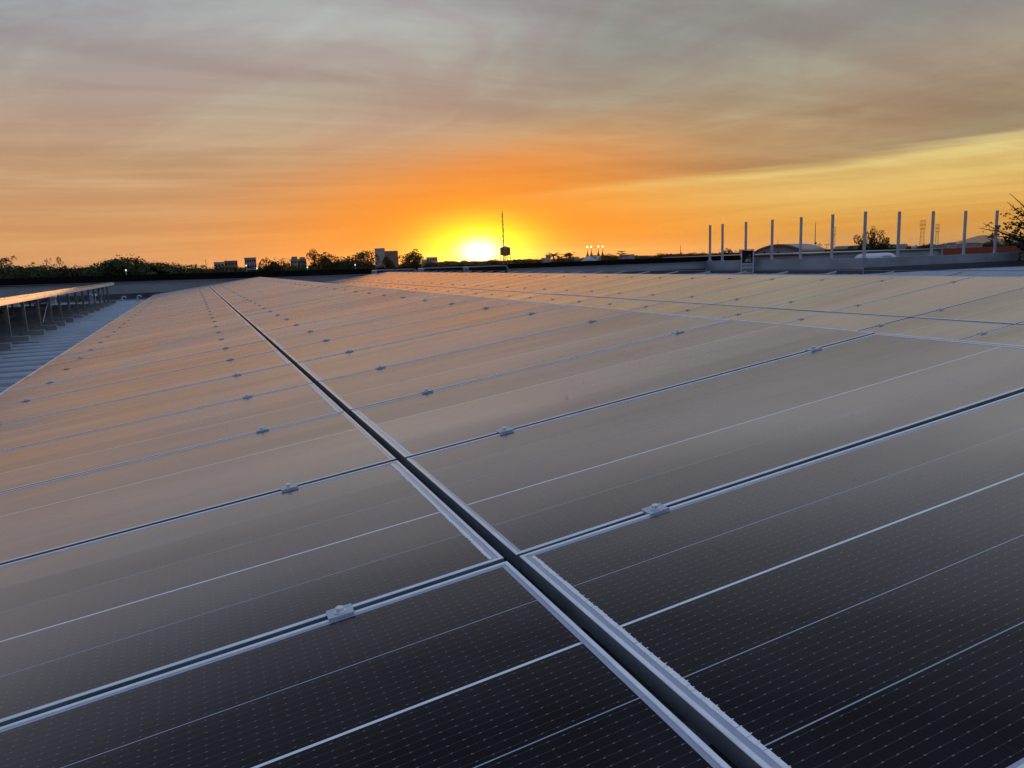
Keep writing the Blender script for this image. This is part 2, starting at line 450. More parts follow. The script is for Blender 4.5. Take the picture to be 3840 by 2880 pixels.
def make_setting():
    g = MB()
    S = 15500
    g.add([(-S, -S, 0), (S, -S, 0), (S, S, 0), (-S, S, 0)], [(0, 1, 2, 3)])
    tag(g.build('ground', MT['ground']), kind='structure')
    # the metal roof (L-shaped) and its raised seams
    r = MB()
    r.box(-26, 28.0, -14, 38.1, ROOF - .25, ROOF)
    r.box(28.003, 62, -14, 26.5, ROOF - .25, ROOF - .002)
    roof = tag(r.build('roof', MT['roof']), kind='structure')
    def seam_mesh(x0, x1):
        p = [(0, -.045, 0), (0, -.022, .034), (0, .022, .034), (0, .045, 0)]
        return MB().prism(p, (x0, 0, 0), (x1, 0, 0)).mesh('roof_seam', MT['seam'])
    ma, mb = seam_mesh(-26, 27.9), seam_mesh(27.9, 62)
    yy = -6.0
    while yy < 37.2:
        put('roof_seam', ma, roof, (0, yy, ROOF - .003))
        if yy > 14 and yy < 26.2: put('roof_seam', mb, roof, (0, yy, ROOF - .003))
        yy += .68
    # pale curb that closes the seams in front of the far parapet
    put('roof_curb', MB().box(-26, 27.9, 37.25, 37.45, ROOF - .003, ROOF + .07).mesh('roof_curb', MT['seal']), roof)
    # building body below the roof, so that the block stands on the street
    b = MB(); b.box(-26, 28.2, -14, 38.2, 0, ROOF - .252); b.box(28.203, 62, -14, 26.6, 0, ROOF - .252)
    tag(b.build('building_body', MT['bld_grey']), kind='structure')
    # low roof of the neighbour behind the right-hand parapet
    q = MB(); q.box(28.4, 62, 26.9, 33.8, 0, CAMZ - 1.75)
    tag(q.build('low_roof', MT['bld_grey']), kind='structure')
    # hazy hill on the horizon
    h = MB(); prof = [(50.6, -.02), (51.4, .10), (52.0, .16), (52.5, .30), (52.9, .42), (53.25, .50), (53.6, .49), (54.0, .36), (54.5, .20), (55.3, .12), (57, .05), (60, -.02)]
    vs, fs = [], []
    for a, e in prof:
        vs += [pol(a, 13600, -.5), pol(a, 14000, 10 + 14000 * math.tan(R(e))), pol(a, 14400, 10 + 14000 * math.tan(R(e)) * .9), pol(a, 15000, -.5)]
    for i in range(len(prof) - 1):
        for j in range(3): fs.append((i * 4 + j, (i + 1) * 4 + j, (i + 1) * 4 + j + 1, i * 4 + j + 1))
    h.add(vs, fs)
    tag(h.build('hill', MT['hill'], smooth=True), kind='structure')
make_setting()

# ------------------------------------------------------------------ parapets
WT = CAMZ - .47
def make_parapets():
    # far parapet
    e = tag(empty('parapet_wall', (0, 38.2, ROOF)), 'long grey parapet wall across the far end of the roof', 'wall')
    m = MB()
    p = [(-26, 0, -.1), (28.2, 0, -.1), (28.2, 0, 1.20 - .55), (-26, 0, 1.20 - .40)]
    m.prism(p, (0, -.1, 0), (0, .1, 0)); m.build('wall_face', MT['concrete'], e)
    m = MB(); p = [(-26, 0, 1.20 - .398), (28.05, 0, 1.20 - .548), (28.05, 0, 1.20 - .515), (-26, 0, 1.20 - .365)]
    m.prism(p, (0, -.14, 0), (0, .14, 0)); m.build('coping', MT['trim'], e)
    m = MB(); m.box(-26, 27.9, -.16, -.10, -.05, .30); m.build('base_flashing', MT['flashing'], e)
    # right parapet running away from the viewer
    e = tag(empty('parapet_wall', (28.1, 32, ROOF)), 'grey parapet wall behind the ladder carrying the left run of posts', 'wall')
    m = MB(); m.box(-.1, .1, -5.5, 6.08, -.1, WT - ROOF); m.build('wall_face', MT['concrete'], e)
    m = MB(); m.box(-.13, -.10, -5.5, 5.9, -.05, .22); m.build('base_flashing', MT['flashing'], e)
    # right parapet across the view
    e = tag(empty('parapet_wall', (45, 26.6, ROOF)), 'grey parapet wall on the right below the orange hoarding', 'wall')
    m = MB(); m.box(-16.797, 17, -.1, .1, -.1, WT - ROOF - .02); m.build('wall_face', MT['concrete'], e)
    m = MB(); m.box(-16.9, 17, -.16, -.10, -.05, .30); m.build('base_flashing', MT['flashing'], e)
    # black wall of the next roof, just above the far parapet
    e = tag(empty('black_wall', (0, 39.4, 0)), 'long black waterproofed wall rising just above the far parapet', 'wall')
    pts = [(-30, -.04), (-8, -.06), (-1.4, -.10), (7.2, -.19), (16.7, -.22), (28.8, -.21), (35.4, -.19)]
    m = MB()
    lo = [(a, 0, 0) for a, b in (pts[-1], pts[0])]
    m.prism([(a, 0, CAMZ + b) for a, b in pts] + lo, (0, -.15, 0), (0, .15, 0)); m.build('wall_face', MT['black'], e)
    m = MB()
    for (a, za), (b, zb) in zip(pts[:-1], pts[1:]):
        m.add([(a, -.17, CAMZ + za - .33), (b, -.17, CAMZ + zb - .33), (b, -.17, CAMZ + zb - .30), (a, -.17, CAMZ + za - .30),
               (a, -.15, CAMZ + za - .33), (b, -.15, CAMZ + zb - .33), (b, -.15, CAMZ + zb - .30), (a, -.15, CAMZ + za - .30)],
              [(0, 1, 2, 3), (3, 2, 6, 7), (0, 4, 5, 1), (4, 7, 6, 5)])
    m.build('drip_edge', MT['trim'], e)
make_parapets()

# ------------------------------------------------------------------ solar tables
TILT, L, PITCH, Y0 = R(7.538), 2.2, 1.0118, 1.5558
MW = PITCH - .020                 # width of one module
BX = Vector((math.cos(TILT), 0, math.sin(TILT)))
NZ = Vector((-math.sin(TILT), 0, math.cos(TILT)))

def frame_mesh():
    m = MB()
    hx, hy = L / 2, MW / 2
    loops = [(.025, -.0375), (0, -.038), (0, -.0012), (.0012, 0), (.0085, 0), (.0095, -.0006), (.0100, -.0040)]
    vs, fs = [], []
    for ins, z in loops:
        a, b = hx - ins, hy - ins
        vs += [(-a, -b, z), (a, -b, z), (a, b, z), (-a, b, z)]
    for j in range(len(loops) - 1):
        for i in range(4): fs.append((j * 4 + i, j * 4 + (i + 1) % 4, (j + 1) * 4 + (i + 1) % 4, (j + 1) * 4 + i))
    m.add(vs, fs)
    me = m.mesh('frame', MT['alu']); me.materials.append(MT['alu_shade'])
    for i in range(8): me.polygons[i].material_index = 1     # outer web and foot take the darkened aluminium, gap shade painted in; lip stays bright
    return me
def strips():
    iy = MW / 2 - .0102 - .007
    sw = (2 * iy - .0075 - 3 * .0026) / 5
    out, y = [], -iy
    for i in range(5):
        out.append((y, y + sw)); y += sw + (.0075 if i == 1 else .0026)
    return out
SX0, SX1 = -L / 2 + .019, L / 2 - .0290
def strip_into(m, y0, y1, yo=0.0):
    z0, z1 = -.00256, -.00248
    x0, x1 = SX0, SX1
    vs = [(x, y - yo, z) for z in (z0, z1) for y in (y0, y1) for x in (x0, x1)]
    fs = [(4, 5, 7, 6), (0, 1, 5, 4), (2, 6, 7, 3), (0, 4, 6, 2), (1, 3, 7, 5)]
    h = .00943
    uvq = lambda i: (vs[i][0], vs[i][1] + yo - y0 + h)
    m.add(vs, fs, [[uvq(i) for i in f] for f in fs])
def ribbon_mesh():
    m = MB()
    xa = L / 2 - .0300
    r = random.Random(3)
    y = -MW / 2 + .02
    while y < MW / 2 - .03:                      # the collecting ribbon, laid in uneven lengths
        ln = r.uniform(.012, .05)
        m.box(xa + r.uniform(-.0008, .0008), xa + .0085 + r.uniform(-.001, .001), y, y + ln - .0012, -.00255, -.0016 + r.uniform(-.0002, .0002))
        y += ln
    for y0, y1 in strips():
        for i in range(10):
            y = y0 + .00943 + i * .01886
            if y > y1 - .003: break
            m.box(xa - r.uniform(.001, .0045), xa + .002, y - .0009, y + .0009, -.0024, -.0017)
    return m.mesh('ribbon', MT['ribbon'])
FRAME, RIBBON = frame_mesh(), ribbon_mesh()
_s = strips()
TAPE = MB().box(SX0 + .004, SX1 - .002, _s[1][1] + .0006, _s[2][0] - .0006, -.00259, -.00244).mesh('centre_line', MT['tape'])
LAM = MB().box(-L / 2 + .0101, L / 2 - .0101, -MW / 2 + .0101, MW / 2 - .0101, -.0070, -.0026).mesh('solar_panel', MT['backsheet'])
_f = MB()
for a, b in strips(): strip_into(_f, a, b)
FIELD = {q: _f.mesh('cell_field', MT[q]) for q in ('cell', 'cell_clean')}
STRIP = []
for a, b in strips():
    _m = MB(); strip_into(_m, a, b, (a + b) / 2); STRIP.append(((a + b) / 2, {q: _m.mesh('cell_strip', MT[q]) for q in ('cell', 'cell_clean')}))
# mid clamp: a pressed plate with two ridges, washer and hexagon bolt
_c = MB()
_p = [(0, -.024, .0008), (0, -.0235, .0062), (0, -.0195, .0066), (0, -.0165, .0040), (0, .0165, .0040), (0, .0195, .0066), (0, .0235, .0062), (0, .024, .0008),
      (0, .0095, .0008), (0, .0090, -.012), (0, -.0090, -.012), (0, -.0095, .0008)]
_c.prism([(a, b * .9, c * .8) for a, b, c in _p], (-.027, 0, 0), (.027, 0, 0))
CLAMP = _c.mesh('clamp', MT['clamp'])
_b = MB()
_b.lathe([(.0125, .0031), (.0125, .0062), (.0115, .0066)], 14)
_b.add([], [])
_b.lathe([(.0094, .0066), (.0094, .0132), (.0082, .0146)], 6)
BOLT = _b.mesh('bolt', MT['bolt'])

END = MB().box(2.218, 2.575, -.008, .008, -.022, -.002).mesh('rail_end', MT['white'])
def solar_table(label, gx, gz, k0, k1, phase, cells, near, rails, seed, post_y, brace=()):
    r = random.Random(seed)
    base = Vector((gx, 0, ROOF))
    root = tag(empty('solar_table', base), label, 'solar table', 'parallel rows of solar panels on the roof')
    G = Vector((gx, 0, CAMZ + gz)) - base
    y = lambda k: Y0 + (k + phase) * PITCH
    ry = -TILT
    for side in (-1, 1):
        for k in range(k0, k1):
            flip = (k % 2) != 0
            c = G + BX * (side * (.015 + L / 2)) + NZ * r.uniform(-.0003, .0003)
            c.y = y(k) + PITCH / 2 + r.uniform(-.0015, .0015)
            mw = Matrix.Rotation(ry, 3, 'Y') @ Matrix.Rotation(r.gauss(0, R(.035)), 3, 'X') @ Matrix.Rotation(r.gauss(0, R(.04)), 3, 'Y') @ Matrix.Rotation(math.pi if flip else 0, 3, 'Z')
            pn = put('solar_panel', LAM, root, c, mw.to_euler())
            put('frame', FRAME, pn)
            if not cells: continue
            if k <= near:
                for yc, me in STRIP: put('cell_strip', me[cells], pn, (0, yc, 0))
            else:
                put('cell_field', FIELD[cells], pn)
            put('centre_line', TAPE, pn)
            if k <= 12: put('ribbon', RIBBON, pn)
    for k in range(k0 + 1, k1):
        for u in (-1.853, -.39, .39, 1.853):
            c = G + BX * (u + r.uniform(-.006, .006)); c.y = y(k)
            cl = put('clamp', CLAMP, root, c, (0, ry, r.uniform(-.04, .04)))
            bo = put('bolt', BOLT, cl); bo.rotation_euler = (0, 0, r.uniform(0, 1))
    ya, yb = y(k0) + .02, y(k1) - .02
    mrot = Matrix.Rotation(ry, 4, 'Y')
    for u in (-1.853, -.39, .39, 1.853):
        m = MB(); m.box(-.02, .02, ya, yb, -.085, -.0405)
        put('rail', m.mesh('rail', MT['galv']), root, G + BX * u, (0, ry, 0))
    m = MB(); m.box(-.045, -.002, ya, yb, -.125, -.0405)
    put('edge_beam', m.mesh('edge_beam', MT['white']), root, G + BX * 2.215, (0, ry, 0))
    if rails:
        m = MB(); m.box(-2.1, 2.215 + .35, -.020, .020, -.125, -.0875)
        me = m.mesh('rafter', MT['galv'])
        for k in range(k0, k1):
            c = Vector(G); c.y = y(k) + PITCH * .45
            put('rafter', me, root, c, (0, ry, 0))
            put('rail_end', END, root, c, (0, ry, 0))
    else:
        m = MB(); m.box(-2.1, 2.17, -.020, .020, -.125, -.0875)
        me = m.mesh('rafter', MT['galv'])
        for py in post_y:
            c = Vector(G); c.y = py
            put('rafter', me, root, c, (0, ry, 0))
    # posts on concrete footings
    for i, py in enumerate(post_y):
        for u, nm in ((2.02, 'post'), (-.45, 'post'), (-2.0, 'post')):
            top = G + BX * u - NZ * .125
            if top.z < .18: continue
            q = MB(); j = r.uniform(-.015, .015)
            q.box(-.028, .028, -.024, .024, .10, top.z, None)
            put('post', q.mesh('post', MT['galv']), root, (top.x, py + j, 0), (0, 0, r.uniform(-.03, .03)))
            fb = MB(); fb.box(-.14, .30, -.07, .07, -.01, .12)
            ft = put('footing', fb.mesh('footing', MT['block']), root, (top.x + r.uniform(-.03, .03), py + j, 0))
            sl = MB(); sl.box(-.28, .46, -.14, .14, -.004, .012)
            put('sealant_pad', sl.mesh('sealant_pad', MT['seal']), ft)
        if i in brace:
            top = G + BX * 2.02 - NZ * .125
            q = MB(); q.tube((top.x, py - .03, top.z - .05), (top.x, py - 1.15, .16), .016, .016, 6)
            q.build('brace', MT['sheet'], root)
            q = MB(); q.tube((top.x - .03, py + .03, top.z - .05), (top.x - .9, py + .03, .16), .016, .016, 6)
            q.build('brace', MT['galv'], root)
    return root

PY = [-2.2 + 1.45 * i for i in range(27)]
solar_table('near solar table with the open centre gap running from the foreground', .61512, -.6699, -3, 35, 0.0, 'cell', 3, False, 11, PY)
solar_table('right-hand solar table with rafter ends sticking out past its high edge', 6.254, -.6676, 2, 35, -.27, 'cell_clean', 2, True, 12, [y for y in PY if y > 3.5])
solar_table('left-hand solar table seen edge on with its sunlit rim and posts', -5.196, -.636, 5, 34, -.15, None, 0, False, 13,
            [8.9 + 1.52 * i for i in range(18)], (8, 16))
# thin cable strung along the rafter ends of the right-hand table
_q = MB(); _q.tube((8.79, 4.0, CAMZ - .325), (8.79, 34.0, CAMZ - .325), .004, .004, 5)
tag(_q.build('cable', MT['cable']), 'thin grey cable strung along the rafter ends of the right-hand table', 'cable')

# ------------------------------------------------------------------ posts on the parapets
ORD = ['first', 'second', 'third', 'fourth', 'fifth', 'sixth', 'seventh', 'eighth', 'ninth', 'tenth', 'eleventh']
POSTS = [(28.1, 37.84), (28.1, 36.69), (28.1, 34.67), (28.1, 32.59), (28.1, 30.52), (28.1, 28.47), (28.1, 26.55),
         (30.22, 26.6), (32.37, 26.6), (34.52, 26.6), (36.70, 26.6)]
def make_posts():
    body = MB(); body.box(-.048, .048, -.048, .048, 0, 2.04); bm = body.mesh('shaft', MT['post'])
    plate = MB(); plate.box(-.11, .11, -.098, .098, -.001, .014); pmh = plate.mesh('base_plate', MT['post'])
    cap = MB(); cap.box(-.051, .051, -.051, .051, 2.04, 2.05); cm = cap.mesh('cap', MT['galv'])
    gus = MB(); gus.prism([(.05, 0, .01), (.17, 0, .01), (.05, 0, .14)], (0, -.006, 0), (0, .006, 0)); gm = gus.mesh('gusset', MT['post'])
    for i, (x, y) in enumerate(POSTS):
        zt = WT if i < 7 else WT - .02
        e = tag(empty('steel_post', (x, y, zt + .001)), 'square grey steel post on the right parapet, %s from the left' % ORD[i], 'post', 'steel posts along the right-hand parapets')
        put('shaft', bm, e); put('base_plate', pmh, e); put('cap', cm, e)
        if i in (0, 2):
            put('gusset', gm, e, (0, 0, .003), (0, 0, R(-90)))
            put('gusset', gm, e, (0, 0, .003), (0, 0, R(90)))
make_posts()

# ------------------------------------------------------------------ roof access ladder over the parapet
def make_ladder():
    Y = 33.85
    e = tag(empty('roof_ladder', (27.55, Y, ROOF)), 'white steel access ladder with a maroon board, against the right parapet', 'ladder')
    a = R(-38)                                    # turned a little towards the roof
    e.rotation_euler = (0, 0, a)
    w, dp, h = .30, .42, 1.26
    for x in (-w, w):
        for y in (-dp / 2, dp / 2):
            m = MB(); m.box(x - .03, x + .03, y - .03, y + .03, 0, h); m.build('stile', MT['white'], e)
    for z in (.10, .42 - .06):
        m = MB(); m.box(-w + .031, w - .031, -dp / 2 - .028, -dp / 2 + .028, z - .03, z + .03); m.build('rung', MT['white'], e)
    m = MB(); m.box(-w + .031, w - .031, -dp / 2 - .028, -dp / 2 + .028, .52, .58); m.build('rung', MT['white'], e)
    m = MB(); m.box(-w - .05, w + .05, -dp / 2 - .05, dp / 2 + .05, h, h + .05); m.build('top_frame', MT['white'], e)
    for x in (-w, w):
        m = MB(); m.box(x - .028, x + .028, -dp / 2 + .031, dp / 2 - .031, .50, .56); m.build('side_bar', MT['white'], e)
    # board with a skewed opening through which the wall shows
    m = MB()
    o = [(-.268, .59), (.268, .59), (.268, 1.25), (-.268, 1.25)]
    i_ = [(-.14, .66), (.20, .66), (.20, .90), (.12, 1.05)]
    vs = [(x, -.02, z) for x, z in o + i_] + [(x, .0, z) for x, z in o + i_]
    fs = []
    for k in range(4):
        n = (k + 1) % 4
        fs += [(k, n, 4 + n, 4 + k), (8 + k, 12 + k, 12 + n, 8 + n), (4 + k, 4 + n, 12 + n, 12 + k), (k, 8 + k, 8 + n, n)]
    m.add(vs, fs); m.build('board', MT['maroon'], e)
    m = MB(); m.box(w - .02, w - .005, -dp / 2 + .031, dp / 2 - .031, .60, h - .01); m.build('side_board', MT['maroon'], e)
make_ladder()

# ------------------------------------------------------------------ ventilator boxes, pipes
def rim_path(w, h, r, n=5):
    pts = [(-w, 0), (-w, h - r * .3)]
    pts += [(-w + r * .3, h)]
    pts += [(w - r + r * math.sin(t), h - r + r * math.cos(t)) for t in [math.pi / 2 * i / n for i in range(n + 1)]]
    pts += [(w, 0)]
    return pts
def make_vents():
    lab = ['left ventilator box of three behind the far solar panels', 'middle ventilator box of three in front of the far parapet', 'right ventilator box of three, right below the setting sun']
    for i, (x0, x1, top) in enumerate(((8.15, 10.18, .93), (10.48, 12.62, .945), (12.80, 14.98, .93))):
        w = (x1 - x0) / 2
        e = tag(empty('ventilator_box', ((x0 + x1) / 2, 36.95, ROOF)), 'grey sheet-metal ' + lab[i], 'ventilator', 'ventilator boxes before the far parapet')
        out = rim_path(w, top, .16)
        m = MB(); m.prism([(x, 0, z) for x, z in out], (0, .03, 0), (0, .95, 0)); m.build('casing', MT['sheet'], e)
        inn = [(x * (w - .05) / w, z * (top - .045) / top) for x, z in out]
        m = MB(); n = len(out); vs, fs = [], []
        for y in (-.03, .03):
            vs += [(x, y, z) for x, z in out] + [(x, y, z) for x, z in inn]
        for k in range(n - 1):
            fs += [(k, k + 1, n + k + 1, n + k), (2 * n + k, 3 * n + k, 3 * n + k + 1, 2 * n + k + 1),
                   (k, 2 * n + k, 2 * n + k + 1, k + 1), (n + k, n + k + 1, 3 * n + k + 1, 3 * n + k)]
        m.add(vs, fs); m.build('rim', MT['sheet'], e)
        m = MB(); m.prism([(x * .998, 0, z * .998) for x, z in inn], (0, .005, 0), (0, .026, 0)); m.build('front_panel', MT['dark'], e)
        for k in range(6):
            z = .10 + k * .13
            m = MB(); m.add([(-w + .09, -.004, z), (w - .09, -.004, z), (w - .09, .004, z + .05), (-w + .09, .004, z + .05)], [(0, 1, 2, 3)])
            m.build('slat', MT['dark'], e)
    # gooseneck pipes and stub vents
    def gooseneck(x, y, s, label):
        e = tag(empty('vent_pipe', (x, y, ROOF)), label, 'vent pipe', 'white vent pipes on the roof')
        pts = [Vector((0, 0, 0)), Vector((0, 0, .30 * s))] + [Vector((.14 * s - .14 * s * math.cos(t), 0, .30 * s + .14 * s * math.sin(t))) for t in [math.pi * i / 6 for i in range(1, 7)]]
        m = MB(); m.path(pts, .055 * s, .055 * s, 8); m.build('pipe', MT['white'], e, smooth=True)
        m = MB(); m.lathe([(.16 * s, 0), (.15 * s, .03), (.07 * s, .06)], 12); m.build('flashing', MT['seal'], e)
    gooseneck(-2.75, 35.6, .55, 'left of two white gooseneck vent pipes near the far left parapet')
    gooseneck(-2.2, 36.1, .55, 'right of two white gooseneck vent pipes near the far left parapet')
    def stub(x, y, h, label):
        e = tag(empty('vent_stub', (x, y, ROOF)), label, 'roof vent', 'white vent stubs beyond the left table')
        m = MB(); m.lathe([(.10, 0), (.10, h * .7)], 12); m.build('pipe', MT['white'], e, smooth=False)
        m = MB(); m.lathe([(.17, h * .72), (.17, h * .86), (.05, h)], 12); m.build('cowl', MT['white'], e)
    stub(-5.3, 36.3, .42, 'white capped vent stub beyond the middle of the left table')
    stub(-3.9, 36.6, .40, 'white capped vent stub beyond the far end of the left table')
    stub(-6.6, 36.2, .42, 'white capped vent stub farthest left beyond the left table')
make_vents()

# ------------------------------------------------------------------ neighbours behind the right parapet
def text_mesh(txt, size, mat, shear=0.0):
    cu = bpy.data.curves.new('lettering', 'FONT'); cu.body = txt; cu.size = size; cu.extrude = size * .03; cu.shear = shear
    cu.align_x = 'CENTER'; cu.offset = size * .012
    o = bpy.data.objects.new('lettering', cu); COL.objects.link(o)
    bpy.context.view_layer.update()
    me = bpy.data.meshes.new_from_object(o.evaluated_get(bpy.context.evaluated_depsgraph_get()))
    bpy.data.objects.remove(o, do_unlink=True)
    me.materials.clear(); me.materials.append(mat)
    return me
def facing(az): return -R(az)          # +Y of the object looks away from the viewer along azimuth az

def make_neighbours():
    # flat-roofed building
    e = tag(empty('flat_building', (37, 34, 0)), 'low grey flat-roofed building with a pale roof edge behind the white gas tank', 'building')
    m = MB(); m.box(-5.2, 5.1, 0, 14, 0, CAMZ - .36); m.build('wall', MT['concrete'], e)
    m = MB(); m.box(-5.2, 5.1, -.02, 14.0, CAMZ - .358, CAMZ - .25); m.build('fascia', MT['bld_brown'], e)
    m = MB(); m.box(-5.4, 5.12, -.16, 14.1, CAMZ - .248, CAMZ - .205); m.build('roof_edge', MT['bld_pale'], e)
    # orange hoarding of upright sheets
    e = tag(empty('orange_hoarding', (42.2, 33.9, 0)), 'orange sheet hoarding behind the right-hand parapet', 'hoarding')
    for i in range(18):
        m = MB(); m.box(i * 1.0 + .006, i * 1.0 + .994, 0, .05, CAMZ - 1.75, CAMZ - .225 - .012 * (i % 3) * .4); m.build('sheet', MT['orange'], e)
    m = MB(); m.box(0, 18, -.05, -.004, CAMZ - .66, CAMZ - .60); m.build('rail', MT['orange'], e)
    m = MB(); m.box(-.16, -.006, -.02, .1, CAMZ - 1.75, CAMZ - .23); m.build('end_post', MT['bld_grey'], e)
    # gas tank on saddles
    e = tag(empty('gas_tank', (31.45, 29.0, CAMZ - 1.75)), 'white horizontal gas tank peeking over the right parapet', 'tank')
    r, hl = .45, 1.25
    prof = []
    for i in range(7):
        t = math.pi / 2 * i / 6; prof.append((r * math.sin(t) + 1e-4, -hl + .38 - .38 * math.cos(t)))
    prof += [(a, -b) for a, b in reversed(prof)]
    m = MB(); m.lathe(prof, 24)
    rot = Matrix.Rotation(R(90), 4, 'Y')
    m.v = [tuple(rot @ Vector(q) + Vector((0, 0, 1.0))) for q in m.v]
    tk = m.build('shell', MT['tank_white'], e, smooth=True)
    for x in (-.7, .7):
        m = MB(); m.box(x - .05, x + .05, -.3, .3, 0, .66); m.build('saddle', MT['galv'], e)
    m = MB(); m.tube((-.62, 0, 1.44), (-.62, 0, 1.52), .02, .02, 8); m.tube((-.62, 0, 1.52), (-.52, 0, 1.50), .012, .012, 6); m.build('valve', MT['galv'], e)
    # faded stencil marks: too worn to read, kept as short strokes
    rr = random.Random(4)
    for k in range(7):
        x = .12 + k * .085; t = R(38)
        y, z = -math.cos(t) * (r + .002), 1.0 + math.sin(t) * (r + .002)
        m = MB(); m.box(-.026, .026, -.002, .002, -.05, .05, Matrix.Translation((x, y, z)) @ Matrix.Rotation(-t, 4, 'X') @ Matrix.Rotation(rr.uniform(-.4, .4), 4, 'Y')); m.build('stencil_mark', MT['cable'], e)
    t = R(16); y, z = -math.cos(t) * (r + .003), 1.0 + math.sin(t) * (r + .003)
    m = MB(); m.box(.16, .48, -.003, .003, -.022, .022, Matrix.Translation((0, y, z)) @ Matrix.Rotation(-t, 4, 'X')); m.build('data_plate', MT['cable'], e)
    # turbine ventilator
    p = pol(49.6, 58, CAMZ - .21)
    e = tag(empty('turbine_ventilator', p), 'round silver turbine ventilator on the flat roof between two posts', 'ventilator')
    m = MB(); m.lathe([(.14, -.12), (.14, .02)], 16); m.build('neck', MT['sheet'], e)
    for k in range(20):
        a0 = 2 * math.pi * k / 20; m = MB(); vs, fs = [], []
        for i in range(7):
            t = math.pi * (.08 + .80 * i / 6); rad, z = .18 * math.sin(t) + .01, .12 - .15 * math.cos(t) + .02
            for da, dr in ((0, 1.0), (.26, .90)):
                a = a0 + da; vs.append((rad * dr * math.cos(a), rad * dr * math.sin(a), z))
        for i in range(6): fs.append((2 * i, 2 * i + 1, 2 * i + 3, 2 * i + 2))
        m.add(vs, fs); m.build('vane', MT['silver'], e)
    m = MB(); m.lathe([(.09, .27), (.05, .285), (.005, .29)], 12); m.build('cap', MT['silver'], e)
    # arched hall
    d = 300
    c = pol(41.2, d)
    e = tag(empty('arched_hall', c, facing(41.2)), 'arched sports hall with a brown arch fascia behind the steel posts', 'building')
    hw, sp, rise = 7.7, CAMZ + .1, 2.05
    dx, dy = 8.6, 14.0
    arc = [(-hw + 2 * hw * i / 20, sp + rise * (1 - (2 * i / 20 - 1) ** 2)) for i in range(21)]
    def vault(off, z0, mat, name, y0, y1, th):
        m = MB(); vs, fs = [], []
        n = len(arc)
        for f in (y0, y1):
            vs += [(x + dx * f, dy * f, z + off) for x, z in arc] + [(x + dx * f, dy * f, z + off - th) for x, z in arc]
        for k in range(n - 1):
            fs += [(k, k + 1, 2 * n + k + 1, 2 * n + k), (n + k, 3 * n + k, 3 * n + k + 1, n + k + 1), (k, n + k, n + k + 1, k + 1), (2 * n + k, 2 * n + k + 1, 3 * n + k + 1, 3 * n + k)]
        fs += [(0, 2 * n, 3 * n, n), (n - 1, 2 * n - 1, 4 * n - 1, 3 * n - 1)]
        m.add(vs, fs); return m.build(name, mat, e)
    vault(.05, 0, MT['hangar_roof'], 'roof', .02, 1.0, .25)
    vault(.08, 0, MT['fascia'], 'arch_fascia', -.03, .018, .62)
    m = MB(); m.prism([(x * .985, 0, z - .35) for x, z in arc] + [(hw * .985, 0, 0), (-hw * .985, 0, 0)], (.05 * dx, .05 * dy, 0), (.06 * dx, .06 * dy, 0)); m.build('gable_wall', MT['bld_pale'], e)
    m = MB(); m.add([(hw, .3, 0), (hw + dx, dy, 0), (hw + dx, dy, sp - .3), (hw, .3, sp - .3)], [(0, 1, 2, 3)]); m.build('side_wall', MT['bld_beige'], e)
    for x in (-5.2, -2.9, -.6):
        m = MB(); m.box(x, x + .9, .62, .70, CAMZ - 1.0, CAMZ - .45); m.build('window', MT['glass'], e)
    # long green-roofed shed beyond
    p = pol(47.9, 210)
    e = tag(empty('green_shed', p, facing(47.9)), 'long low shed with a dull green roof behind the round leafy tree', 'building')
    m = MB(); m.box(-11, 4.6, 0, 10, 0, CAMZ - .35); m.build('wall', MT['green_roof'], e)
    m = MB(); m.prism([(-11.4, 0, 0), (4.8, 0, 0), (4.8, 5, .75), (-11.4, 5, .75)], (0, -.2, CAMZ - .34), (0, -.2, CAMZ - .22)); m.build('roof', MT['green_roof'], e)
    m = MB(); m.box(2.2, 4.4, -1.2, -.2, 0, CAMZ + .12); m.build('annex', MT['bld_pale'], e)
    m = MB(); m.box(2.6, 3.1, -1.25, -1.202, CAMZ - .55, CAMZ - .15); m.build('window', MT['glass'], e)
    # signs
    p = pol(51.7, 200)
    e = tag(empty('shop_sign', p, facing(51.7)), 'white board sign with a blue stripe and the red letters LTH', 'sign')
    z1, z0 = zel(.11, 200), zel(-.27, 200)
    m = MB(); m.box(-.86, .86, 0, .25, z0, z1); m.build('board', MT['sign_white'], e)
    m = MB(); m.box(-.85, .85, -.03, -.002, z1 - .46, z1 - .02); m.build('stripe', MT['sign_blue'], e)
    m = MB(); m.box(-.84, .84, -.045, -.032, z1 - .30, z1 - .20); m.build('stripe_line', MT['sign_white'], e)
    put('lettering', text_mesh('LTH', .60, MT['sign_red'], .25), e, (0, -.03, z0 + .26), (R(90), 0, 0), (1.15, 1, 1))
    for x in (-.6, .6):
        m = MB(); m.tube((x, .12, 0), (x, .12, z0), .08, .08, 8); m.build('leg', MT['steel_dark'], e)
    p = pol(38.8, 150)
    e = tag(empty('shop_sign', p, facing(38.8)), 'small red sign with white angular letters beside the ladder', 'sign')
    z1, z0 = zel(.15, 150), zel(-.17, 150)
    m = MB(); m.prism([(-.62, 0, z1), (-.46, 0, z0), (.60, 0, z0), (.60, 0, z1)], (0, 0, 0), (0, .2, 0)); m.build('board', MT['sign_red'], e)
    m = MB()
    m.prism([(-.48, 0, z1 - .10), (-.39, 0, z1 - .10), (-.27, 0, z0 + .20), (.55, 0, z0 + .20), (.55, 0, z0 + .11), (-.36, 0, z0 + .11)], (0, -.02, 0), (0, -.003, 0))
    m.build('white_letter', MT['sign_white'], e)
    m = MB()
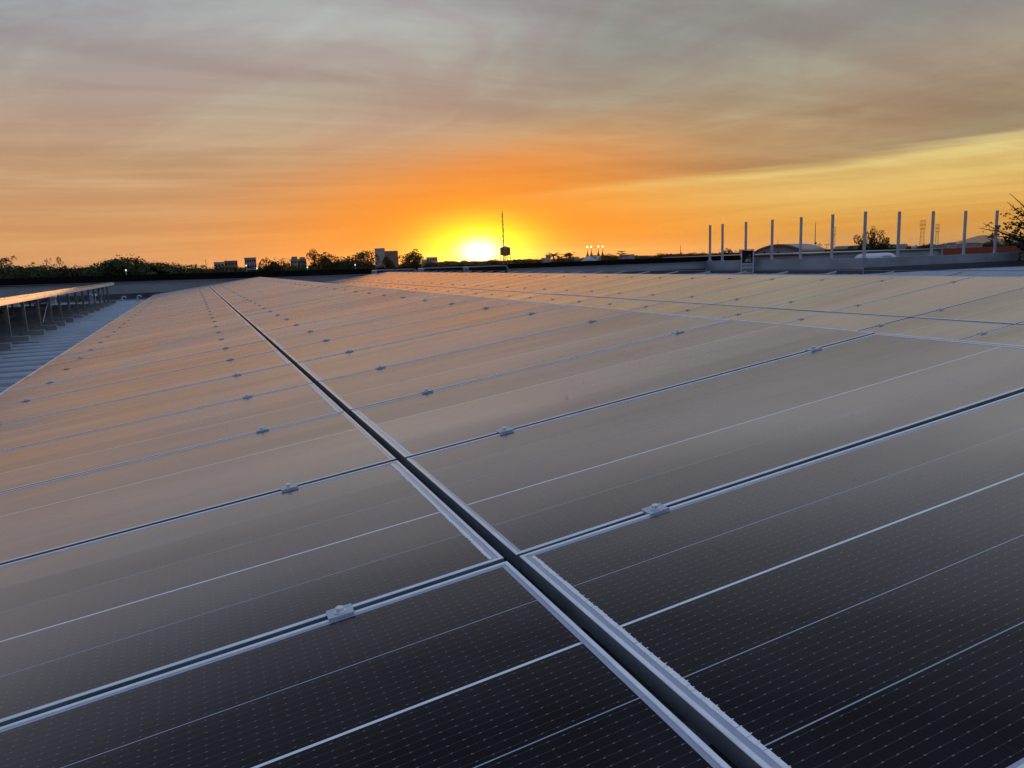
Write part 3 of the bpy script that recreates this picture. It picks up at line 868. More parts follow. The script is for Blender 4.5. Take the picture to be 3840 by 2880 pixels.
    for a, b, c_, d_ in ((-.18, -.09, .26, .72), (-.18, .42, .26, .34), (.33, .42, .26, .60), (.04, .33, .52, .60), (.04, .12, .42, .60)):
        m.box(a, b, -.02, -.003, z0 + c_, z0 + d_)
    m.build('white_letter', MT['sign_white'], e)
    m = MB(); m.tube((0, .1, 0), (0, .1, z0), .10, .10, 8); m.build('leg', MT['steel_dark'], e)
make_neighbours()

# ------------------------------------------------------------------ far buildings
def block(e, x0, x1, y0, y1, z1, mat, name='wall', rows=0, cols=0, wm='glass', roof=True):
    m = MB(); m.box(x0, x1, y0, y1, 0, z1); m.build(name, MT[mat], e)
    if roof:
        m = MB(); m.box(x0 - .15, x1 + .15, y0 - .15, y1 + .15, z1 + .003, z1 + .35); m.build('roof_edge', MT[mat], e)
    if rows:
        w = (x1 - x0) / cols
        for i in range(rows):
            for j in range(cols):
                zt = z1 - 1.0 - i * 2.9
                if zt < 2: continue
                m = MB(); m.box(x0 + (j + .2) * w, x0 + (j + .8) * w, y0 - .06, y0 - .004, zt - 1.3, zt); m.build('window', MT[wm], e)
def far_buildings():
    def bld(az, d, label):
        return tag(empty('building', pol(az, d), facing(az)), label, 'building', 'far buildings on the skyline')
    X = lambda a, a0, d: d * math.tan(R(a - a0))
    d = 520; e = bld(2.2, d, 'low brown and white block far left behind the treetops')
    block(e, X(1.47, 2.2, d), X(2.13, 2.2, d), -2, 8, zel(.48, d), 'bld_pale', rows=2, cols=3)
    block(e, X(2.14, 2.2, d), X(3.0, 2.2, d), 0, 10, zel(.55, d), 'bld_brown', 'rear_block', rows=2, cols=4)
    d = 480; e = bld(3.86, d, 'grey square office block with window bands behind the lit street lamp')
    block(e, X(3.47, 3.86, d), X(4.24, 3.86, d), 0, 12, zel(.72, d), 'bld_grey', rows=5, cols=5)
    d = 520; e = bld(7.1, d, 'pale twin-topped block left of the tall sparse tree')
    block(e, X(6.55, 7.1, d), X(7.62, 7.1, d), 0, 10, zel(.52, d), 'bld_grey', rows=3, cols=5)
    block(e, X(6.62, 7.1, d), X(7.02, 7.1, d), 1, 8, zel(.69, d), 'bld_grey', 'stair_tower', roof=True)
    block(e, X(7.18, 7.1, d), X(7.55, 7.1, d), 1, 8, zel(.64, d), 'bld_grey', 'stair_tower', roof=True)
    d = 560; e = bld(13.3, d, 'tallest office block, grey tower with a wider brown wing, left of the sun')
    block(e, X(12.45, 13.3, d), X(13.16, 13.3, d), -3, 8, zel(1.09, d), 'bld_pale', 'tower')
    block(e, X(12.9, 13.3, d), X(14.11, 13.3, d), 8.1, 20, zel(.90, d), 'bld_brown', 'wing')
    m = MB(); m.box(X(13.17, 13.3, d), X(14.10, 13.3, d), -1, 8, 0, zel(.875, d)); m.build('front_wing', MT['bld_brown'], e)
    d = 600; e = bld(16.4, d, 'low white stepped building just left of the sun')
    block(e, X(15.76, 16.4, d), X(16.12, 16.4, d), 0, 9, zel(.19, d), 'bld_pale', 'side_block')
    block(e, X(16.13, 16.4, d), X(16.92, 16.4, d), -1, 9, zel(.34, d), 'bld_pale', rows=1, cols=4)
    d = 600; e = bld(24.85, d, 'small white stepped house beside the two palms')
    block(e, X(24.52, 24.85, d), X(24.84, 24.85, d), 0, 6, zel(.02, d), 'bld_pale', 'side_block')
    block(e, X(24.86, 24.85, d), X(25.22, 24.85, d), -1, 6, zel(.19, d), 'bld_pale')
    d = 800; e = bld(27.0, d, 'long low white roof between the palms and the circus tent')
    block(e, X(26.5, 27.0, d), X(27.3, 27.0, d), 0, 6, zel(.02, d), 'bld_pale')
    d = 800; e = bld(30.9, d, 'low white house right of the circus tent behind the umbrella tree')
    block(e, X(30.2, 30.9, d), X(31.3, 30.9, d), 0, 6, zel(.06, d), 'bld_pale')
    d = 420; e = bld(51.2, d, 'long low white building behind the LTH sign')
    block(e, X(50.7, 51.2, d), X(53.4, 51.2, d), 0, 6, zel(-.06, d), 'bld_pale')
far_buildings()

# ------------------------------------------------------------------ towers, masts, circus, lamps
def make_towers():
    d = 700; s = d * math.tan(R(1))
    p = pol(21.91, d)
    e = tag(empty('water_tower', p, facing(21.91)), 'round steel water tower on tall legs just right of the sun', 'water tower')
    rt = .375 * s; z0, z1, z2 = zel(.38, d), zel(.86, d), zel(.99, d)
    m = MB(); m.lathe([(.3, z0 - 1.3), (rt * .6, z0 - .8), (rt, z0), (rt, z1)], 24); m.build('tank', MT['tower'], e, smooth=False)
    m = MB(); m.lathe([(rt * 1.03, z1 + .01), (rt * .5, z1 + (z2 - z1) * .6), (.2, z2)], 24); m.build('roof', MT['tower'], e)
    for k in range(8):
        a = 2 * math.pi * (k + .5) / 8
        m = MB(); m.tube((rt * .98 * math.cos(a), rt * .98 * math.sin(a), z0), (rt * 1.12 * math.cos(a), rt * 1.12 * math.sin(a), 0), .28, .28, 6); m.build('leg', MT['tower'], e)
    m = MB(); m.tube((0, 0, 0), (0, 0, z0 - 1.2), .30, .30, 8); m.build('riser_pipe', MT['tower'], e)
    m = MB(); m.lathe([(rt * 1.10, z0 + .1), (rt * 1.10, z0 + .22), (rt * 1.01, z0 + .24)], 24); m.build('walkway', MT['tower'], e)
    for zz in (4.0, 8.5):
        m = MB()
        for k in range(8):
            a, b = 2 * math.pi * (k + .5) / 8, 2 * math.pi * (k + 1.5) / 8
            q = rt * (1.12 - .14 * zz / z0)
            m.tube((q * math.cos(a), q * math.sin(a), zz), (q * math.cos(b), q * math.sin(b), zz), .07, .07, 5)
        m.build('ring_brace', MT['tower'], e)
    def mast(az, d, el, label, r=.22, boxes=0, seed=1, guys=False):
        rr = random.Random(seed)
        h = zel(el, d)
        e = tag(empty('antenna_mast', pol(az, d), facing(az)), label, 'mast', 'antenna masts on the skyline')
        m = MB()
        q = r * 2.2
        for k in range(3):
            a = 2 * math.pi * k / 3
            m.tube((q * math.cos(a), q * math.sin(a), 0), (q * .45 * math.cos(a), q * .45 * math.sin(a), h * .93), r * .45, r * .3, 4)
        for i in range(int(h / 1.6)):
            z = i * 1.6; f = 1 - .55 * z / h
            for k in range(3):
                a, b = 2 * math.pi * k / 3, 2 * math.pi * (k + 1) / 3
                m.tube((q * f * math.cos(a), q * f * math.sin(a), z), (q * f * math.cos(b), q * f * math.sin(b), z + 1.4), r * .22, r * .22, 3, False)
        m.tube((0, 0, 0), (0, 0, h * .93), r * .55, r * .45, 5)
        m.build('lattice', MT['steel_dark'], e)
        m = MB(); m.tube((0, 0, h * .92), (0, 0, h), r * .4, r * .2, 5); m.build('spike', MT['steel_dark'], e)
        for i in range(boxes):
            z = h * (.50 + .44 * (i / max(1, boxes - 1)) + rr.uniform(-.02, .02)); sgn = rr.choice((-1, 1))
            m = MB()
            cx = sgn * rr.uniform(.15, .4)
            m.lathe([(.2, -.7), (.6, -.4), (.72, .3), (.3, .7)], 10, (cx, -.3, z)); m.tube((0, 0, z), (cx, -.3, z), .08, .08, 4)
            m.build('dish', MT['steel_dark'], e)
    mast(21.79, 720, 3.62, 'tall thin antenna mast with dishes rising behind the water tower', .36, 8, 3)
    mast(.96, 600, .80, 'thin antenna mast far left above the treetops', .16)
    mast(2.26, 640, .78, 'short thin antenna mast behind the brown and white block', .14)
    mast(34.55, 700, .64, 'lone thin antenna mast right of the circus tent', .20)
    mast(36.1, 800, .18, 'very short antenna mast left of the first steel post', .2)
    mast(43.55, 520, 1.86, 'tall thin mast with one box between the fifth and sixth posts', .17, 1, 5)
    mast(41.15, 900, .74, 'faint thin mast above the arched hall', .16)
    def light_tower(az, d, el, label, w):
        h = zel(el, d)
        e = tag(empty('floodlight_tower', pol(az, d), facing(az)), label, 'floodlight tower', 'stadium floodlight towers')
        m = MB(); b, t = w * .62, w * .36
        zb = h - 5.2
        cs = [(-1, -1), (1, -1), (1, 1), (-1, 1)]
        for cx, cy in cs: m.tube((cx * b, cy * b, 0), (cx * t, cy * t, zb), .13, .10, 4)
        n = 9
        for i in range(n):
            z0, z1 = zb * i / n, zb * (i + 1) / n
            f0, f1 = b + (t - b) * i / n, b + (t - b) * (i + 1) / n
            for k in range(4):
                a, c = cs[k], cs[(k + 1) % 4]
                m.tube((a[0] * f0, a[1] * f0, z0), (c[0] * f1, c[1] * f1, z1), .06, .06, 3, False)
                m.tube((a[0] * f1, a[1] * f1, z1), (c[0] * f1, c[1] * f1, z1), .06, .06, 3, False)
        m.build('lattice', MT['steel_dark'], e)
        m = MB()
        for z in (zb + .2, h): m.box(-w * .62, w * .62, -.2, .2, z - .12, z + .12)
        for k in range(5):
            x = -w * .6 + w * 1.2 * k / 4; m.tube((x, 0, zb + .2), (x, 0, h), .08, .08, 4)
        m.build('lamp_rack', MT['steel_dark'], e)
        for k in range(4):
            x = -w * .45 + w * .3 * k
            m = MB(); m.box(x - .22, x + .22, -.5, -.1, zb + 2.4, zb + 2.8); m.build('floodlight', MT['steel_dark'], e)
    light_tower(44.70, 600, 1.41, 'floodlight tower just right of the sixth steel post', 2.5)
    light_tower(47.12, 640, 1.37, 'floodlight tower rising out of the round leafy tree', 2.2)
    light_tower(50.02, 560, 1.565, 'tallest floodlight tower, between the eighth and ninth posts', 2.5)
    light_tower(50.86, 640, 1.29, 'thin floodlight tower just right of the ninth steel post', 2.1)
    # circus tent
    d = 700
    e = tag(empty('circus_tent', pol(28.46, d), facing(28.46)), 'circus tent with four tall peaks and lit masthead lamps', 'tent')
    s = d * math.tan(R(1))
    zb, zt = zel(.05, d), zel(.67, d)
    pk = [(-.55, 4), (-.27, -4), (.24, -4), (.55, 4)]
    for i, (a, yy) in enumerate(pk):
        m = MB(); prof = []
        for k in range(9):
            t = k / 8; prof.append((.14 + 1.35 * (1 - t) ** 2.6, zb + (zt - zb) * t))
        m.lathe(prof, 10, (a * s, yy, 0)); m.build('peak', MT['tent_red'], e, smooth=True)
        m = MB(); prof = [(6.8, zb - 4.2), (4.2, zb - 2.6), (2.5, zb - 1.0), (1.48, zb + .01)]
        m.lathe(prof, 14, (a * s, yy, 0)); m.build('canopy', MT['tent_white'], e, smooth=True)
        m = MB(); m.lathe([(.05, zt), (.40, zt + .25), (.46, zt + .6), (.25, zt + .95), (.02, zt + 1.0)], 10, (a * s, yy, 0)); m.build('lamp', MT['lamp'], e, smooth=True)
    m = MB(); m.lathe([(17, 0), (17, zb - 5.2), (9.5, zb - 3.4), (3, zb - 1.6), (.3, zb + .2)], 28); m.build('main_canopy', MT['tent_white'], e)
    m = MB()
    for i in range(3): m.tube((pk[i][0] * s, pk[i][1], zt - .2), (pk[i + 1][0] * s, pk[i + 1][1], zt - .2), .10, .10, 4)
    m.build('stay_cable', MT['tent_red'], e)
    m = MB(); m.box(-.20 * s, .10 * s, -7, -2, zb - 2, zb + .9); m.build('cupola', MT['tent_white'], e)
    # street lamps
    def street_lamp(az, d, el, label, arms=1):
        h = zel(el, d)
        e = tag(empty('street_lamp', pol(az, d), facing(az)), label, 'street lamp', 'lit street lamps among the trees')
        m = MB(); m.tube((0, 0, 0), (0, 0, h), .05, .035, 8); m.build('pole', MT['white'], e)
        for k in range(arms):
            x = 0 if k == 0 else 1.15
            if k: m = MB(); m.tube((0, 0, h - .3), (x, 0, h - .4), .04, .04, 6); m.build('arm', MT['white'], e)
            m = MB(); m.lathe([(.03, h - .01 - .35 * k), (.06, h + .03 - .35 * k), (.075, h + .10 - .35 * k), (.05, h + .17 - .35 * k), (.005, h + .19 - .35 * k)], 10, (x, 0, 0)); m.build('globe', MT['lamp_w'], e, smooth=True)
    street_lamp(3.55, 95, .16, 'two-armed white street lamp, lit, before the grey office block', 2)
    street_lamp(-3.99, 95, .12, 'lit street lamp among the trees at the far left')
    street_lamp(7.66, 95, -.10, 'small lit street lamp below the twin-topped block')
    street_lamp(11.0, 100, -.04, 'small lit street lamp in the trees left of the tall office block')
make_towers()

# ------------------------------------------------------------------ trees
def leaves(m, rng, c, rad, n, size, flat=1.0):
    for _ in range(n):
        while True:
            q = Vector((rng.uniform(-1, 1), rng.uniform(-1, 1), rng.uniform(-1, 1)))
            if q.length <= 1: break
        q = q.normalized() * (q.length ** .55)
        p = Vector((c[0] + q.x * rad[0], c[1] + q.y * rad[1], c[2] + q.z * rad[2]))
        a = Vector((rng.gauss(0, 1), rng.gauss(0, 1), rng.gauss(0, flat))).normalized()
        b = a.orthogonal().normalized(); b.rotate(Matrix.Rotation(rng.uniform(0, 6.28), 3, a))
        s = size * rng.uniform(.55, 1.35); t = a.cross(b)
        o = len(m.v)
        m.v += [tuple(p - b * s), tuple(p + t * s * .5), tuple(p + b * s), tuple(p - t * s * .5)]
        m.f.append((o, o + 1, o + 2, o + 3))
def tree_proto(kind, seed, leafmat):
    """unit tree: 10 m tall; returns (trunk mesh, crown mesh)"""
    r = random.Random(seed)
    tr, cr = MB(), MB()
    if kind == 'dense':
        tr.path([Vector((0, 0, 0)), Vector((r.uniform(-.2, .2), 0, 2.4)), Vector((r.uniform(-.5, .5), 0, 5.2))], .24, .12)
        cl = []
        for _ in range(20):
            a, q = r.uniform(0, 6.28), r.uniform(0.3, 2.6); z = r.uniform(4.2, 8.7)
            q *= 1.0 - max(0, (z - 6) / 5.5)
            cl.append((q * math.cos(a), q * math.sin(a), z))
        for c in cl:
            tr.path([Vector((0, 0, 3.2 + r.uniform(0, 1.6))), Vector((c[0] * .5, c[1] * .5, c[2] - 1.2)), Vector(c)], .09, .02, 4)
            w = r.uniform(1.0, 1.75)
            leaves(cr, r, c, (w, w, w * r.uniform(.65, .9)), 440, .135)
        leaves(cr, r, (0, 0, 2.6), (2.6, 2.6, 1.8), 900, .14)
        for _ in range(9):
            c = cl[r.randrange(len(cl))]; leaves(cr, r, (c[0] + r.uniform(-.9, .9), c[1], c[2] + r.uniform(.6, 1.4)), (.45, .45, .5), 45, .08)
    elif kind == 'sparse':
        tr.path([Vector((0, 0, 0)), Vector((.15, 0, 3)), Vector((-.1, .1, 5.2))], .20, .10)
        for _ in range(17):
            a = r.uniform(0, 6.28); q = r.uniform(.5, 2.5); z = r.uniform(5.2, 9.6) - q * .25
            b = Vector((q * math.cos(a), q * math.sin(a), z))
            mid = Vector((b.x * .45, b.y * .45, 4.2 + (z - 4.2) * .55))
            tr.path([Vector((0, 0, 3.4 + r.uniform(0, 1.8))), mid, b], .07, .015, 4)
            for _ in range(3):
                q2 = b + Vector((r.uniform(-.9, .9), r.uniform(-.9, .9), r.uniform(-.5, .7)))
                tr.path([b * .7 + mid * .3, q2], .025, .01, 3)
                leaves(cr, r, q2, (.42, .42, .30), 26, .10)
    elif kind == 'open':                   # round crown with many small holes
        tr.path([Vector((0, 0, 0)), Vector((.2, 0, 2.6)), Vector((0, 0, 4.2))], .26, .14)
        for _ in range(30):
            a = r.uniform(0, 6.28); e = r.uniform(-.25, 1.45); q = r.uniform(1.6, 3.2)
            b = Vector((q * math.cos(a) * math.cos(e) * 1.15, q * math.sin(a) * math.cos(e) * 1.15, 6.1 + q * math.sin(e)))
            mid = Vector((b.x * .5, b.y * .5, 5.2 + (b.z - 5.2) * .35))
            tr.path([Vector((0, 0, 3.6 + r.uniform(0, .7))), mid, b], .08, .02, 4)
            leaves(cr, r, b, (.66, .66, .55), 150, .11)
            leaves(cr, r, (b + mid) / 2, (.5, .5, .4), 40, .09)
    elif kind == 'palm':
        tr.path([Vector((0, 0, 0)), Vector((.12, 0, 4)), Vector((.05, .05, 8.6))], .22, .16)
        for k in range(17):
            a = 2 * math.pi * k / 17 + r.uniform(-.15, .15); up = r.uniform(.1, 1.9)
            ln = r.uniform(1.5, 2.1); prev = Vector((0.05, 0.05, 8.6)); pts = [prev]
            for i in range(1, 6):
                t = i / 5
                pts.append(Vector((math.cos(a) * ln * t, math.sin(a) * ln * t, 8.6 + up * 1.3 * t - 1.1 * t * t)))
            sd = Vector((-math.sin(a), math.cos(a), 0))
            for i in range(5):
                p, q = pts[i], pts[i + 1]
                for sgn in (-1, 1):
                    o = len(cr.v); w = .34 * (1 - .12 * i)
                    cr.v += [tuple(p), tuple(q), tuple(q + sd * sgn * w + Vector((0, 0, -.16))), tuple(p + sd * sgn * w * .9 + Vector((0, 0, -.16)))]
                    cr.f.append((o, o + 1, o + 2, o + 3))
    elif kind == 'umbrella':
        tr.path([Vector((0, 0, 0)), Vector((.1, 0, 5)), Vector((0, 0, 8.8))], .16, .06)
        for j, (z, q) in enumerate(((5.2, 2.4), (6.4, 2.7), (7.6, 2.0), (8.7, 1.3), (9.6, .7))):
            for k in range(8):
                a = 2 * math.pi * k / 8 + j * .4 + r.uniform(-.2, .2); b = Vector((q * math.cos(a), q * math.sin(a), z + r.uniform(-.1, .25)))
                tr.path([Vector((0, 0, z - .5)), b], .04, .015, 3)
                leaves(cr, r, b * .85 + Vector((0, 0, z * .15)), (.6, .6, .14), 16, .18)
    zs = sorted(v[2] for v in cr.v); xs = sorted(v[0] for v in cr.v)
    top = zs[int(len(zs) * .992)]; wid = xs[int(len(xs) * .97)] - xs[int(len(xs) * .03)]
    return tr.mesh('trunk', MT['bark']), cr.mesh('crown', MT[leafmat]), top, wid
PROTO = {}
for kind, mats, n in (('dense', ('leaf_a', 'leaf_b', 'leaf_c', 'leaf_b', 'leaf_a'), 5), ('sparse', ('leaf_c', 'leaf_a'), 2), ('open', ('leaf_c', 'leaf_c'), 2), ('palm', ('leaf_c',), 1), ('umbrella', ('leaf_c',), 1)):
    PROTO[kind] = [tree_proto(kind, 40 + i * 7 + len(kind), mats[i % len(mats)]) for i in range(n)]
trng = random.Random(21)
def plant(kind, az, d, el, width, label, group=None, var=None, name=None, sink=0.0):
    """a tree whose top reaches elevation el; width in metres"""
    h = zel(el, d)
    t, c, top, base = PROTO[kind][trng.randrange(len(PROTO[kind])) if var is None else var]
    e = tag(empty(name or {'palm': 'palm_tree', 'umbrella': 'umbrella_tree'}.get(kind, 'leafy_tree'), pol(az, d, -sink), trng.uniform(0, 6.28)), label, 'tree', group)
    s = width / base
    e.scale = (s, s, h / top)
    put('trunk', t, e); put('crown', c, e)
    return e
ZONES = [(-99, -10.6, 'at the left picture edge'), (-10.6, -8.4, 'around the thin sparse tree'), (-8.4, -6.3, 'around the upright sparse tree'), (-6.3, -3.6, 'above the far end of the left table'),
         (-3.6, -.4, 'between the left table end and the dark palm'), (-.4, 2.6, 'below the far-left masts'), (2.6, 5.0, 'around the two-armed street lamp'), (5.0, 99, 'below the twin-topped block')]
def zone(a):
    return next(t for lo, hi, t in ZONES if lo <= a < hi)
def make_trees():
    # the belt of trees on the left; nothing tells these apart
    prof = [(-16, .55), (-12, .60), (-10.2, .62), (-9.2, .55), (-8, .50), (-7, .42), (-6, .40), (-5.3, .52), (-4.4, .86), (-3.6, .70), (-2.9, .46), (-2.4, .34), (-1.8, .48), (-1.1, .46), (-.4, .24), (1, .10), (2, .12), (3, .05), (4, .0), (5, .05), (6, -.05), (8, -.02), (9, .18), (10, .45), (11, .30), (12, .40), (13, .15), (14, -.05), (15, .1), (16, .0), (17, -.05)]
    def pe(a):
        for (a0, e0), (a1, e1) in zip(prof[:-1], prof[1:]):
            if a0 <= a <= a1: return e0 + (e1 - e0) * (a - a0) / (a1 - a0)
        return 0.2
    a = -15.0
    while a < 8.2:
        d = trng.uniform(112, 150)
        plant('dense', a, d, pe(a) - trng.uniform(.05, .30), trng.uniform(5.0, 7.5), 'bushy front tree of the belt ' + zone(a), 'tree belt beyond the far left parapet')
        a += trng.uniform(.5, .85)
    a = -15.0
    while a < 7.5:
        d = trng.uniform(165, 215)
        plant('dense', a, d, pe(a) + trng.uniform(-.18, .04), trng.uniform(6.0, 9.5), 'dark rear tree of the belt ' + zone(a), 'tree belt beyond the far left parapet')
        a += trng.uniform(.6, 1.0)
    # trees that stand out
    plant('sparse', -10.1, 120, 1.16, 6.0, 'thin sparse tree rising above the belt at the far left edge', var=0)
    plant('sparse', -7.68, 125, 1.05, 4.2, 'upright sparse tree rising alone above the left tree belt', var=1)
    plant('dense', -4.5, 105, .90, 6.0, 'bushy round tree above the belt beyond the left table end', var=1)
    plant('palm', -2.0, 115, .52, 4.0, 'dark fan-leaved palm between the left tree belt and the masts')
    plant('dense', 5.25, 120, .48, 4.6, 'round dark tree between the two grey office blocks', var=2)
    plant('dense', 6.2, 150, .25, 4.0, 'small dark tree left of the twin-topped block', var=2)
    plant('sparse', 6.35, 160, .60, 5.5, 'leafless-looking thin tree in front of the twin-topped block', var=1)
    plant('open', 8.55, 120, 1.00, 5.2, 'tall open-crowned tree standing alone left of the tall office block', var=0)
    plant('dense', 9.9, 125, .60, 5.2, 'broad olive tree with a ragged top left of the tall office block', var=0)
    plant('dense', 10.9, 118, .55, 5.0, 'lower spreading tree at the left foot of the tall office block', var=4)
    plant('dense', 11.75, 122, .80, 4.2, 'taller green tree hugging the left side of the tall office block', var=3)
    plant('dense', 13.2, 170, .42, 3.0, 'small round dark tree in front of the tall office block', var=2)
    plant('open', 15.25, 150, .86, 5.0, 'full dark tree between the tall office block and the white stepped building', var=1)
    plant('dense', 14.75, 160, .25, 4.0, 'low dark tree leaning on the left of the full dark tree', var=2)
    plant('dense', 16.4, 300, .02, 9.0, 'low dark shrubby tree before the white stepped building', var=2)
    for i, (a, e, w) in enumerate(((17.6, .03, 9), (18.2, -.02, 8), (18.9, .06, 5), (19.6, -.02, 9), (20.9, .05, 9), (21.3, -.05, 6), (23.0, -.02, 6), (23.7, .0, 4), (24.2, -.08, 7))):
        plant('dense', a, 420 + 25 * (i % 3), e, w, 'small distant tree in silhouette under the setting sun', 'distant trees under the sun')
    plant('palm', 25.42, 430, .42, 6.5, 'ragged palm in front of the small white stepped house')
    plant('palm', 25.85, 440, .20, 6.0, 'short palm right of the small white stepped house')
    plant('palm', 26.35, 430, .36, 4.5, 'left of two leaning palms left of the circus tent')
    plant('palm', 26.62, 430, .38, 4.5, 'right of two leaning palms left of the circus tent')
    plant('dense', 26.4, 420, -.02, 12, 'dark low tree at the foot of the leaning palms', var=2)
    plant('dense', 29.25, 420, .14, 6.0, 'round bushy tree in front of the right end of the circus tent', var=0)
    plant('dense', 29.75, 430, .05, 6.0, 'low bushy tree just right of the circus tent', var=1)
    plant('umbrella', 30.36, 420, .34, 8.0, 'layered umbrella-shaped tree right of the circus tent')
    plant('sparse', 32.9, 420, .08, 8.0, 'wispy tree on the skyline left of the lone mast', var=0)
    for i, (a, e, w) in enumerate(((32.0, -.06, 9), (33.4, .02, 9), (34.4, -.04, 10), (35.3, .02, 9), (36.0, -.02, 10))):
        plant('dense', a, 520, e, w, 'small distant tree above the black wall left of the posts', 'distant trees above the black wall')
    plant('dense', 37.6, 110, .05, 3.2, 'flat-topped dark tree between the second and third steel posts', var=2)
    plant('dense', 38.3, 115, -.10, 3.4, 'low dark bush behind the third steel post', var=2)
    plant('sparse', 39.25, 130, .16, 2.2, 'thin pale tree between the red sign and the ladder', var=1)
    plant('open', 47.05, 140, 1.06, 4.5, 'round leafy tree with see-through crown beside the seventh post', var=0)
    plant('dense', 46.4, 150, .0, 6.0, 'dark low tree left under the round leafy tree', var=2)
    plant('dense', 47.8, 150, .02, 6.0, 'dark low tree right under the round leafy tree', var=2)
    plant('sparse', 44.2, 330, .34, 6.0, 'small tree behind the right end of the arched hall', var=0)
    for i, (a, e, w) in enumerate(((45.3, -.02, 10), (46.0, .08, 8), (49.0, .0, 9), (50.4, .05, 10), (51.3, .02, 9), (52.4, .02, 11), (53.3, .02, 12), (54.0, .08, 10), (55.2, .0, 11))):
        plant('dense', a, 480, e, w, 'small distant tree on the right skyline behind the posts', 'distant trees on the right skyline')
make_trees()

def debris():
    r = random.Random(2)
    for (x, y, z), name, label, cat in (((.992, 4.02, .001), 'dead_leaf', 'tiny dark dead leaf on a panel just right of the centre gap', 'leaf'),
                                        ((1.383, 2.82, .001), 'dead_leaf', 'tiny dark dead leaf farther right on the near solar table', 'leaf')):
        zz = CAMZ - .6699 + (x - .61512) * math.tan(TILT) + z
        m = MB(); m.add([(-.009, 0, 0), (-.003, .005, .001), (.005, .004, .002), (.010, 0, .001), (.004, -.004, .002), (-.003, -.004, .001)], [(0, 1, 5), (1, 2, 4, 5), (2, 3, 4)])
        o = m.build(name, MT['bark'], None, (x, y, zz)); o.rotation_euler = (0, -TILT, r.uniform(0, 6)); tag(o, label, cat, 'dead leaves on the glass')
debris()
def potted_shrub():
    e = tag(empty('potted_shrub', (34.6, 38.4, CAMZ - 1.75)), 'small bushy plant in a dark pot behind the parapet left of the fifth post', 'plant')
    m = MB(); m.lathe([(.20, 0), (.26, 1.17), (.24, 1.17)], 12); m.build('pot', MT['plastic_black'], e)
    r = random.Random(8); m = MB()
    for c in ((-.12, 0, 1.38), (.12, .05, 1.40), (0, -.1, 1.30), (.22, 0, 1.28), (-.22, 0, 1.27)): leaves(m, r, c, (.16, .16, .16), 60, .055)
    m.build('foliage', MT['leaf_b'], e)
    m = MB(); m.path([Vector((0, 0, 1.1)), Vector((.02, 0, 1.35))], .02, .012, 5); m.build('stem', MT['bark'], e)
potted_shrub()

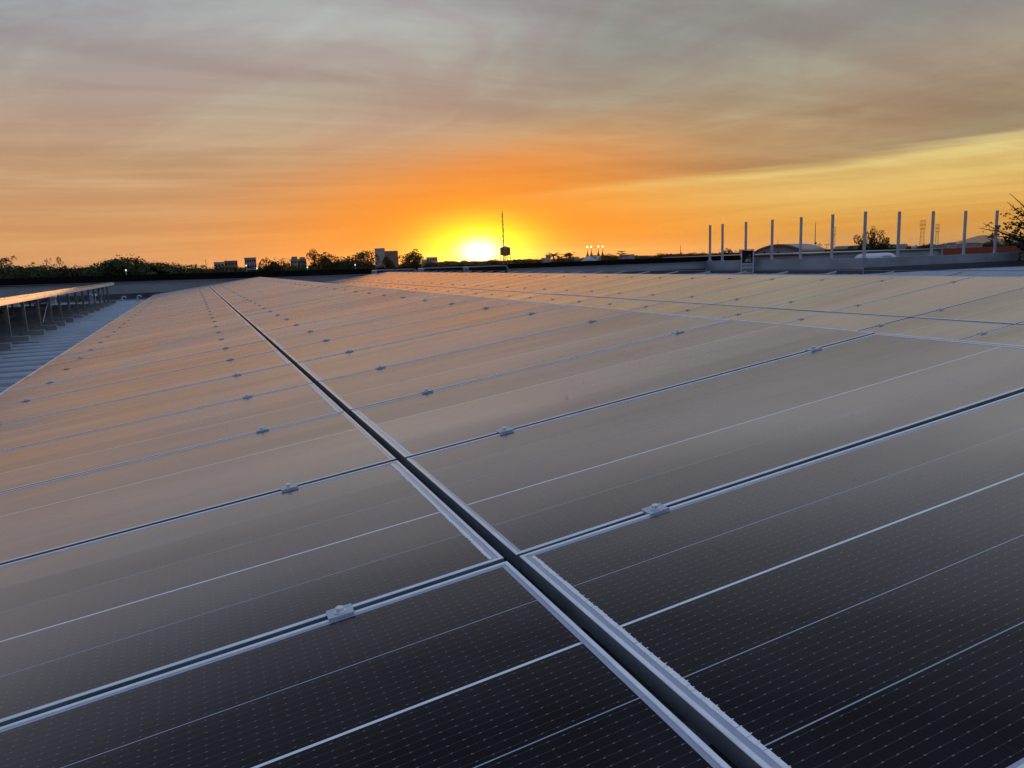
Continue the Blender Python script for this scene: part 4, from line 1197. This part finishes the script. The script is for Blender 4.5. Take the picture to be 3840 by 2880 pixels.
def edge_tree():
    """the big-leaved tree that reaches into the frame from the right"""
    r = random.Random(17); D = 46.0
    base = pol(58.2, D)
    e = tag(empty('broadleaf_tree', base), 'big-leaved tree reaching into the picture at the right edge', 'tree')
    tr, cr = MB(), MB()
    P = lambda az, el, d=D: pol(az, d, zel(el, d)) - base
    fork = P(58.0, -1.5)
    tr.path([Vector((0, 0, 0)), Vector((.1, 0, 4)), fork], .26, .17, 8)
    def leaf(p, s):
        a = Vector((r.gauss(0, .6), r.gauss(0, .6), 1)).normalized()
        b = Vector((r.gauss(0, 1), r.gauss(0, 1), -.5)).normalized(); t = a.cross(b).normalized() * s * .42
        b = b * s
        o = len(cr.v)
        cr.v += [tuple(p), tuple(p + b * .35 + t), tuple(p + b * .75 + t * .7), tuple(p + b), tuple(p + b * .75 - t * .7), tuple(p + b * .35 - t)]
        cr.f.append((o, o + 1, o + 2, o + 3, o + 4, o + 5))
    # (tip az, tip el, leaf density, distance)
    limbs = [(53.15, .95, 7, 45.2), (53.5, .42, 16, 45.6), (53.35, 1.25, 5, 46), (54.6, .35, 14, 46), (54.3, .75, 14, 45), (54.7, 1.25, 14, 46.5), (54.9, 1.65, 16, 46), (55.2, 1.0, 18, 45.5), (55.3, 2.0, 8, 46),
             (54.65, 2.95, 2, 46), (54.55, 2.45, 2, 46.3), (55.4, .5, 16, 46.4), (54.9, -.05, 14, 47), (55.6, -.1, 16, 47), (56.2, 2.6, 9, 46), (56.4, 1.5, 18, 45), (56.6, .6, 18, 47), (57.5, 3.2, 12, 46), (58.6, 2.6, 16, 46.5), (59.6, 1.4, 18, 46), (58.8, .6, 18, 44.5), (60.2, .3, 16, 46.5), (57.4, 1.9, 16, 47.5)]
    for az, el, dens, d in limbs:
        tip = P(az, el, d)
        mid = fork.lerp(tip, .5) + Vector((r.uniform(-.2, .2), r.uniform(-.2, .2), r.uniform(-.15, .35)))
        q3 = mid.lerp(tip, .55) + Vector((r.uniform(-.1, .1), 0, r.uniform(-.1, .15)))
        tr.path([fork, mid, q3, tip], .07, .010, 5)
        for i in range(6 + dens // 4):
            f = r.uniform(.1, 1.0)
            s0 = mid.lerp(q3, f * 2) if f < .5 else q3.lerp(tip, f * 2 - 1)
            tw = s0 + Vector((r.uniform(-.35, .30), r.uniform(-.3, .3), r.uniform(-.22, .30)))
            tr.path([s0, tw], .011, .005, 3)
            for _ in range(max(1, int(dens * .8))):
                leaf(tw + Vector((r.gauss(0, .07), r.gauss(0, .07), r.gauss(0, .06))), r.uniform(.08, .15))
    tr.build('trunk', MT['bark'], e); cr.build('crown', MT['leaf_c'], e)
edge_tree()

def far_wood():
    r = random.Random(5); m = MB()
    for _ in range(5200):
        a = r.uniform(-30, 75); d = r.uniform(750, 1500)
        h = r.uniform(5, 9.4) + (1.2 if r.random() < .1 else 0) + 1.5 * math.sin(a * 1.7) * math.sin(a * .6)
        p = pol(a, d); s = r.uniform(2.5, 6)
        o = len(m.v); sd = pol(a + 90, 1)
        m.v += [tuple(p - sd * s + Vector((0, 0, 0))), tuple(p + sd * s), tuple(p + sd * s * .8 + Vector((0, 0, h * .8))), tuple(p + sd * r.uniform(-.4, .4) * s + Vector((0, 3, h))), tuple(p - sd * s * .8 + Vector((0, 0, h * .75)))]
        m.f.append((o, o + 1, o + 2, o + 3, o + 4))
        leaves(m, r, (p.x, p.y, h * .85), (s * .8, s * .8, h * .15), 5, 1.1)
    tag(m.build('far_wood', MT['leaf_c']), 'low far-off woods along the horizon', 'woods', kind='stuff')
far_wood()

# ------------------------------------------------------------------ air
def make_haze():
    m = bpy.data.materials.new('haze'); m.use_nodes = True
    nt = m.node_tree; nt.nodes.clear()
    v = nt.nodes.new('ShaderNodeVolumePrincipled')
    v.inputs['Color'].default_value = (.95, .95, .95, 1)
    v.inputs['Density'].default_value = HAZE
    v.inputs['Anisotropy'].default_value = .75
    o = nt.nodes.new('ShaderNodeOutputMaterial'); nt.links.new(v.outputs[0], o.inputs['Volume'])
    b = MB(); b.box(-16000, 16000, -16000, 16000, -1.5, 160)
    tag(b.build('haze', m), 'thin evening haze over the town', 'haze', kind='stuff')
HAZE = 0.000022
if HAZE: make_haze()
